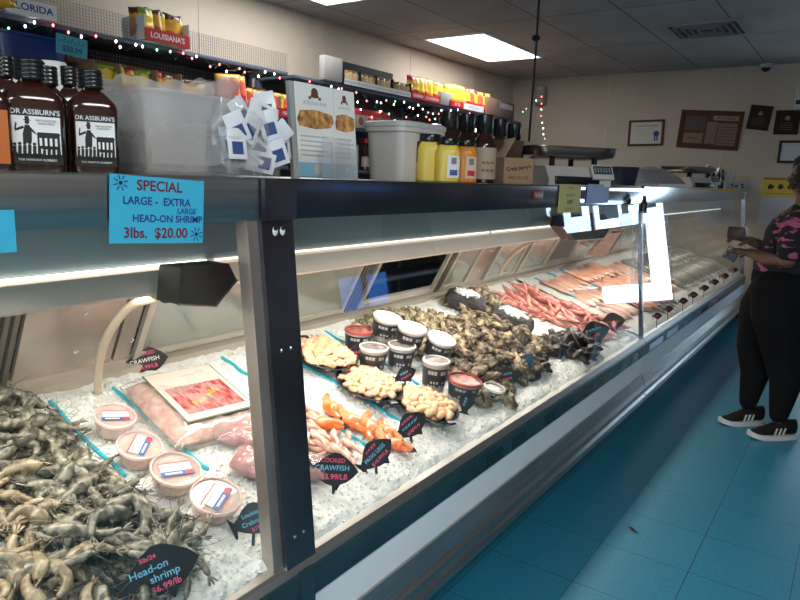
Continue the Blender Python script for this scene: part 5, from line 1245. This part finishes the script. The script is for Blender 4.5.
for cx,cz,w_,h_,rt,lb in ((-.985,2.03,.20,.235,R_(-7),'small dark square plaque tilted right of the large clippings frame'),(-.74,1.98,.215,.23,R_(-1),'small dark square plaque at the right edge above the black frame')):
    t=thing('wooden_plaque',lb,'plaque',M=Matrix.Translation((cx,YB,cz))@Matrix.Rotation(-PI/2,4,'Z')@Matrix.Rotation(rt,4,'X')); MB().box(0,.018,-w_/2,w_/2,-h_/2,h_/2,bev=.004).build('plaque',darkw,t)
    b=MB(); b.lathe([(.022,0),(.022,.002)],12,M=Matrix.Translation((.018,0,.04))@Matrix.Rotation(PI/2,4,'Y')); b.build('emblem',mat('dull red emblem',(.30,.10,.08),.4),t)
    b=MB()
    for i in range(4): b.box(.018,.0195,-.055,.055,-.07+i*.02,-.066+i*.02)
    b.build('engraving',mat('engraving',(.10,.07,.05),.4),t)
t=framed((-.62,1.70),.32,.215,R_(0),black,.022,mat('dim document',(.50,.52,.54),.5),'black framed document at the right edge above the yellow poster','document','framed_document')
b=MB()
for i in range(5): b.box(.010,.0108,-.10+.01*(i%2),.07,-.06+i*.03,-.052+i*.03)
b.build('writing',gr,t)
# yellow poster with three dark round pictures and a white sheet below
a=hit(764,176,1,YB-.01); e=hit(795,198,1,YB-.01)
W=.40;H=.185; t=thing('yellow_poster','yellow poster with three dark round pictures on the back wall','poster',M=Matrix.Translation((a.x+W/2,YB,(a.z+e.z)/2))@Matrix.Rotation(-PI/2,4,'Z'))
MB().box(0,.003,-W/2,W/2,-H/2,H/2).build('sheet',mat('dim yellow',(.62,.42,.02),.5),t)
b=MB()
for i in range(4): b.ball((.003,-.13+i*.088,-.0),.026,2,(.05,1,1),jit=.5,seed=i)
b.build('pictures',ink,t); MB().box(.003,.0035,-W/2,W/2,H*.36,H*.48).build('header_band',mat('brown band',(.22,.14,.02),.5),t)
b=MB(); b.box(.003,.0035,-.16,.16,-H*.38,-H*.34); b.build('caption_line',mat('brown band',()),t)
H2=.27; t=thing('notice_sheet','white notice with small pictures under the yellow poster','notice',M=Matrix.Translation((a.x+.185,YB,(e.z)-H2/2-.005))@Matrix.Rotation(-PI/2,4,'Z'))
MB().box(0,.003,-.19,.19,-H2/2,H2/2).build('sheet',mat('dim white sheet',(.50,.50,.52),.6),t)
text(t,'~7',.03,-.02,H2*.40,gr,.0036)
for i in range(3):
    for j in range(2): MB().ball((.003,-.12+j*.15,H2*(.18-.25*i)),.016,2,(.06,1,1)).build('small_picture',gr,t)
b=MB()
for i in range(3):
    for j in range(2): b.box(.003,.0036,-.09+j*.15,-.02+j*.15,H2*(.18-.25*i),H2*(.18-.25*i)+.006); b.box(.003,.0036,-.09+j*.15,-.03+j*.15,H2*(.14-.25*i),H2*(.14-.25*i)+.006)
b.build('printing',gr,t)
# security camera, corner sensor, switch box
t=thing('security_camera','small white dome security camera at the top of the back wall','security camera',(-.978,YB-.07,ZC)); MB().lathe([(.06,0),(.062,-.03),(.05,-.035)],20).build('base',mat('dim white plastic',(.5,.5,.5),.4),t)
MB().ball((0,0,-.035),.042,3,(1,1,.9)).build('dome',blackgloss,t)
c=hit(541,95,1,YB-.05); t=thing('wall_sensor','beige cylinder shaped wall sensor in the back corner','sensor',(c.x,YB-.075,c.z)); MB().lathe([(.05,-.11),(.07,-.10),(.07,.09),(.055,.10)],20).build('housing',mat('dim beige plastic',(.40,.36,.32),.5),t)
MB().box(-.03,.03,.04,.074,-.05,.05).build('mount',mat('dim beige plastic',()),t)
b=MB(); 
for i in range(4): b.lathe([(.0712,-.06+i*.03),(.0712,-.052+i*.03)],20,cap=False)
b.build('grille',mat('grille grey',(.2,.19,.18),.5),t)
c=hit(799,98,1,YB-.02); t=thing('thermostat','small pale wall box at the right edge above the plaques','wall box',(c.x+.01,YB-.02,c.z)); MB().box(-.05,.05,-.015,.02,-.10,.10,bev=.005).build('casing',mat('dim white plastic',()),t); MB().box(-.03,.03,-.018,-.014,-.06,-.02).build('window',black,t)
# dead leaf on the floor
c=hit(633,530,2,.004); b=MB(); b.grid(lambda u,v:Vector(((u-.5)*.05,(v-.5)*.018*math.sin(PI*u)**.7,.004*math.sin(u*7))),10,4); t=b.build('dry_leaf',mat('dry leaf',(.03,.015,.01),.7)); t.matrix_world=Matrix.Translation((c.x,c.y,.006))@Matrix.Rotation(-.3,4,'Z'); tag(t,'small dark scrap of leaf lying on the blue floor','leaf')
# ------------------------------------------------------------ people
def volume(name,tubes,balls,m,parent,voxel=.010,smooth=4,extra=None):
    """one continuous skin grown over tapered limbs and rounded masses"""
    mb=MB()
    for pts,rs in tubes:
        mb.tube(pts,rs,16)
        for p,r in zip(pts,rs): mb.ball(p,r*.985,2)
    for c,r,k in balls: mb.ball(c,r,3,k)
    if extra: extra(mb)
    me=mb.mesh(name); o=bpy.data.objects.new(name+'_source',me); COL.objects.link(o)
    md=o.modifiers.new('r','REMESH'); md.mode='VOXEL'; md.voxel_size=voxel; md.use_smooth_shade=True
    ms=o.modifiers.new('s','SMOOTH'); ms.iterations=smooth; ms.factor=.5
    dg=bpy.context.evaluated_depsgraph_get(); dg.update(); nm=bpy.data.meshes.new_from_object(o.evaluated_get(dg)); bpy.data.objects.remove(o)
    nm.materials.clear(); nm.materials.append(m)
    for p in nm.polygons: p.use_smooth=True
    r=bpy.data.objects.new(name,nm); COL.objects.link(r); r.parent=parent; return r
skin=mat('dark brown skin',(.16,.075,.045),.45,0,nscale=30,namt=.05); legm=mat('black leggings',(.006,.006,.007),.9,spec=.15); topm=mat('black pink top',(.009,.008,.010),.9,0,nscale=11,col2=(.009,.008,.010),ramp=(.58,.61),stretch=(1,1,2.8))
# top print: pink streaks
_r=[n for n in topm.node_tree.nodes if n.type=='VALTORGB'][0]; _r.color_ramp.elements[1].color=(.42,.10,.20,1)
hairm=mat('dark hair',(.018,.010,.010),.75,0,nscale=60,namt=.3,bump=1,bscale=70); shoem=mat('black knit shoe',(.007,.007,.008),.85,spec=.2,bump=.3,bscale=200); solem=mat('white sole',(.62,.62,.60),.5)
BX,BY=-.30,4.08
pers=thing('person','person in black top with pink print, black leggings and striped sneakers, standing at the case','person',(BX,BY,0))
# local coordinates: facing -X, near side is -Y
hipz=.86
V_=Vector
ankA=V_((-.105,.055,.085)); ankB=V_((.062,-.085,.085))          # leading foot (far), rear foot (near)
kneA=V_((-.120,.085,.43)); kneB=V_((.040,-.080,.43)); hpA=V_((-.02,.085,.80)); hpB=V_((-.01,-.085,.80))
hc=V_((.05,0,1.395))
def finger_set(mb,base,dirv,side):
    d=V_(dirv).normalized(); u=V_((.1,0,1)).normalized(); s_=d.cross(u).normalized()*side; u=s_.cross(d)*side
    M=Matrix(((d.x,s_.x,u.x,base[0]),(d.y,s_.y,u.y,base[1]),(d.z,s_.z,u.z,base[2]),(0,0,0,1)))
    for t_ in (0,.25,.5,.75,1): mb.ball(M@V_((.01+.055*t_,0,0)),.034,2,(.9,1,.5),rot=M.to_3x3())
    for yy,l in ((-.027,.060),(-.009,.070),(.010,.066),(.028,.052)):
        p=[V_((.060,yy,0)),V_((.062+l*.45,yy*1.05,-.002)),V_((.062+l*.78,yy*1.05,-.016)),V_((.062+l*.84,yy,-.034))]
        mb.tube([M@q for q in p],[.0092,.0086,.008,.0065],8)
    p=[V_((.012,-.030,-.004)),V_((.034,-.052,-.012)),V_((.058,-.054,-.026)),V_((.070,-.046,-.036))]
    mb.tube([M@q for q in p],[.013,.011,.0095,.0075],8)
def face(mb):
    mb.ball(hc+V_((-.015,0,-.055)),.066,3,(1.0,.88,.95))           # jaw and chin
    mb.ball(hc+V_((-.100,0,-.012)),.016,2,(.9,.8,1.3)); mb.ball(hc+V_((-.090,0,.012)),.010,2,(.8,.7,1.8))   # nose
    for z,r in ((-.047,.015),(-.060,.016)): mb.ball(hc+V_((-.085,0,z)),r,2,(.55,1.35,.42))   # lips
    for s_ in (-1,1): 
        mb.ball(hc+V_((.005,.080*s_,-.012)),.022,2,(.7,.35,1.25)); mb.ball(hc+V_((-.070,.034*s_,.032)),.018,2,(.8,1.3,.4)); mb.ball(hc+V_((-.060,.045*s_,-.022)),.024,2)
    finger_set(mb,(-.205,.085,1.045),(-1,-.40,.10),1); finger_set(mb,(-.185,-.060,.985),(-1,.30,.05),-1)
legT=lambda h,k,a,r:([h,(h+k)/2+V_((-.012,0,.04)),k,(k+a)/2+V_((.022,0,.05)),a+V_((0,0,.04))],r)
body=volume('body',[legT(hpA,kneA,ankA,[.11,.10,.062,.058,.036]),legT(hpB,kneB,ankB,[.11,.10,.062,.058,.036]),
    ([ankA+V_((0,0,.05)),ankA+V_((0,0,-.035)),ankA+V_((-.07,-.065,-.058))],[.036,.028,.014]),([ankB+V_((0,0,.05)),ankB+V_((0,0,-.035)),ankB+V_((-.07,-.065,-.058))],[.036,.028,.014]),
    ([V_((.0,0,.85)),V_((.0,0,1.0)),V_((.02,0,1.14)),V_((.04,0,1.21))],[.13,.11,.115,.07]),([V_((.04,0,1.18)),V_((.045,0,1.32))],[.055,.052]),
    ([V_((.03,.13,1.175)),V_((.02,.185,1.13)),V_((.01,.20,.98)),V_((-.10,.15,.99)),V_((-.205,.085,1.04))],[.05,.048,.040,.036,.025]),
    ([V_((.03,-.13,1.175)),V_((.02,-.19,1.13)),V_((.01,-.205,.97)),V_((-.09,-.13,.965)),V_((-.185,-.060,.985))],[.05,.048,.040,.036,.025])],
    [((.02,0,1.10),.12,(.8,1.2,1)),(hc,.098,(1,.80,1.10))],skin,pers,.006,3,face)
e=MB()
for s_ in (-1,1): e.ball(hc+V_((-.083,.032*s_,.012)),.0095,2)
e.build('eyes',mat('dark eye',(.05,.03,.02),.2),pers)
h=MB(); h.ball(hc+V_((.035,0,.025)),.108,3,(.98,.92,1.02),jit=.18,seed=2)
for i in range(110):
    a=rnd.random()*6.28; el=rnd.uniform(-1.0,1.4); d=V_((math.cos(a)*math.cos(el)*.95,math.sin(a)*math.cos(el)*.88,math.sin(el)))
    if d.x<-.88 and d.z<.2: continue
    h.ball(hc+V_((.022,0,.018))+d*.112,.028,1)
h.build('hair',hairm,pers,sharp=False)
volume('leggings',[legT(hpA,kneA,ankA,[.150,.140,.088,.080,.049]),legT(hpB,kneB,ankB,[.150,.140,.088,.080,.049]),([V_((.0,0,.82)),V_((.0,0,.93))],[.165,.135])],
    [((.07,.07,.80),.135,(1,1,1)),((.07,-.07,.80),.135,(1,1,1)),((-.03,0,.86),.14,(1,1.1,1))],legm,pers,.009,4)
volume('top',[([V_((.0,0,.90)),V_((.0,0,1.00)),V_((.015,0,1.10)),V_((.035,0,1.19))],[.16,.145,.14,.085]),
    ([V_((.03,.12,1.165)),V_((.02,.185,1.13)),V_((.012,.20,1.03))],[.068,.068,.062]),([V_((.03,-.12,1.165)),V_((.02,-.19,1.13)),V_((.012,-.205,1.02))],[.068,.068,.062])],
    [((-.02,0,1.08),.12,(.95,1.2,1.0)),((.0,0,.93),.17,(1,1.05,.7)),((.03,0,1.14),.14,(.75,1.25,.7))],topm,pers,.009,4)
def sneaker(ank,toe,label,parent,far=False):
    d=Vector((toe[0]-ank[0],toe[1]-ank[1],0)).normalized(); s=Vector((-d.y,d.x,0)); o=Vector((ank[0],ank[1],0))
    M=Matrix(((d.x,s.x,0,o.x),(d.y,s.y,0,o.y),(0,0,1,0),(0,0,0,1)))
    def foot(x): # half width
        t_=(x+.075)/.255; return .030+.016*math.sin(min(1,max(0,t_))*2.6)*1.0
    b=MB(); n=14
    rings=[]
    for i in range(n+1):
        t_=i/n; x=-.075+.255*t_; w=foot(x)*(1 if t_<.85 else (1-((t_-.85)/.15)**2*.5))*(1 if t_>.06 else .75); h=.105 if t_<.30 else .105-.058*min(1,(t_-.30)/.48)-.006*(t_-.28)
        if t_>.92: h*=.8
        ring=[]
        for k in range(12):
            a=2*PI*k/12; y=w*math.cos(a)*(.72 if (t_<.3 and math.sin(a)>.5) else 1); z=.020+(h-.020)*(.5+.5*math.sin(a)); ring.append(b.bm.verts.new(M@Vector((x,y,z))))
        rings.append(ring)
    for p,q in zip(rings,rings[1:]):
        for k in range(12): b._f([p[k],p[(k+1)%12],q[(k+1)%12],q[k]])
    b._f(rings[0][::-1]); b._f(rings[-1]); up=b.build('sneaker',shoem,parent,sharp=False)
    b=MB(); ol=[]
    for i in range(13): t_=i/12; x=-.080+.265*t_; ol.append((x,(foot(x)+.004)*(1 if .08<t_<.85 else (.72 if t_<=.08 else max(.45,1-((t_-.85)/.15)**2*.55)))))
    pts=ol+[(x,-y) for x,y in ol[::-1]]
    b.prism([(p[0],p[1]) for p in pts],.0,.026,axis=2); 
    for v in b.bm.verts: 
        if v.co.x>.13: v.co.z+=.012*((v.co.x-.13)/.055)
        v.co=M@v.co
    b.build('sole',solem,up)
    b=MB()
    for k in range(3):
        for sd in (1,):
            x0=.018+k*.024; a=[(x0,sd*(foot(x0)+.0015),.030),(x0+.010,sd*(foot(x0+.01)+.0015),.030),(x0-.004,sd*(foot(x0)*.90+.002),.068),(x0-.014,sd*(foot(x0)*.90+.002),.068)]
            b._f([b.bm.verts.new(M@Vector(q)) for q in a])
            vs=[M@Vector((q[0],q[1]+sd*.0025,q[2])) for q in a]; b._f([b.bm.verts.new(v) for v in vs])
    b.build('stripes',solem,up)
    b=MB(); 
    for k in range(5): x=.045+.018*k; b.tube([M@Vector((x,-.016,.088-.011*k)),M@Vector((x,0,.094-.011*k)),M@Vector((x,.016,.088-.011*k))],.0028,5)
    b.build('laces',black,up); return up
sneaker((-.085,.050),(-.265,-.115),'x',pers); sneaker((.085,-.08),(-.09,-.225),'x',pers)
# purse in the hands
pu=thing('wallet','dark brown wallet held up in the hands of the standing person','wallet',(BX-.262,BY+.050,1.078)); MB().box(-.055,.035,-.05,.05,-.030,.034,bev=.012).build('pouch',mat('dark brown leather',(.05,.022,.018),.5,bump=.3,bscale=60),pu); MB().tube([(-.055,-.03,.034),(.035,-.03,.036)],.003,6).build('zip',chrome,pu)
ph=thing('mobile_phone','dark mobile phone held in the near hand of the person','phone',M=Matrix.Translation((BX-.262,BY-.035,1.0))@Matrix.Rotation(.4,4,'Y')); MB().box(-.035,.035,-.004,.004,-.07,.0,bev=.003).build('phone_body',blackgloss,ph); MB().box(-.031,.031,-.0048,-.004,-.066,-.004).build('screen',mat('phone screen',(.03,.03,.04),.1),ph)
# second shopper at the right edge: only the tip of a shoe is in view; standing outside the frame
c=hit(799,497,2,0); o2=thing('person','person standing outside the right edge, only a dark shoe tip showing','person',(c.x+.30,c.y+.02,0))
volume('body',[([V_((0,.09,.84)),V_((0,.09,.46)),V_((0,.09,.07))],[.10,.065,.042]),([V_((0,-.09,.84)),V_((0,-.09,.46)),V_((0,-.09,.07))],[.10,.065,.042]),([V_((0,0,.9)),V_((0,0,1.15)),V_((0,0,1.34)),V_((0,0,1.5))],[.14,.12,.13,.055]),
    ([V_((0,.15,1.33)),V_((0,.21,1.08)),V_((-.08,.20,.86))],[.055,.045,.032]),([V_((0,-.15,1.33)),V_((0,-.21,1.08)),V_((-.08,-.20,.86))],[.055,.045,.032])],[((0,0,1.62),.10,(1,.8,1.15))],legm,o2,.012,3)
sneaker((-.01,.09),(-.25,.06),'x',o2); sneaker((-.01,-.09),(-.25,-.12),'x',o2)
# pink shirt on the right wall, seen only as a reflection in the near glass
t=MB().prism([(-.17,-.3),(.17,-.3),(.17,.12),(.27,.02),(.34,.10),(.20,.28),(.08,.30),(0,.26),(-.08,.30),(-.20,.28),(-.34,.10),(-.27,.02),(-.17,.12)],-.01,.01,axis=0).build('t_shirt',mat('pink shirt',(.75,.12,.25),.8)); t.matrix_world=Matrix.Translation((XR-.02,3.88,1.45)); tag(t,'pink t-shirt hanging on the wall opposite the case','t-shirt')
# ------------------------------------------------------------ light
w=bpy.data.worlds.new('sky'); sc.world=w; w.use_nodes=True; nt=w.node_tree; bg=nt.nodes['Background']
bg.inputs['Color'].default_value=(.62,.82,1.0,1); bg.inputs['Strength'].default_value=3.5
def area(name,loc,rot,sx,sy,e,col):
    l=bpy.data.lights.new(name,'AREA'); l.shape='RECTANGLE'; l.size=sx; l.size_y=sy; l.energy=e; l.color=col
    o=bpy.data.objects.new(name,l); COL.objects.link(o); o.location=loc; o.rotation_euler=rot; return o
# daylight coming through the openings
area('daylight_back_window',(.5,YB+.12,.95),(R_(-90),0,0),1.4,1.4,20,(.60,.80,1))
area('daylight_front_window',(.8,YF-.12,1.35),(R_(90),0,0),2.7,1.6,40,(.80,.90,1))
# tubes under the canopy of the cases, shining on the ice
for y0,y1,e in ((-.2,.92,8),(1.0,3.68,21),(3.76,7.3,16)):
    o=area('case_tube_light',(-1.26,(y0+y1)/2,1.05),(0,0,0),.10,y1-y0,e,(1,.90,.78))
# ceiling fixtures; the pair over the shop floor is added fill light
for x,y,e in ((-3.08,5.72,13),(-3.08,3.22,10),(.75,.6,26),(.75,-1.3,30)): area('ceiling_tube_light',(x,y,ZC-.03),(0,0,0),.5,1.1,e,(1,.95,.88))
sc.view_settings.view_transform='Standard'; sc.view_settings.look='None'; sc.view_settings.gamma=1; sc.view_settings.exposure=.0
sc.cycles.use_denoising=True; sc.cycles.max_bounces=8; sc.cycles.transparent_max_bounces=24; sc.cycles.caustics_reflective=False; sc.cycles.caustics_refractive=False; sc.cycles.sample_clamp_indirect=6
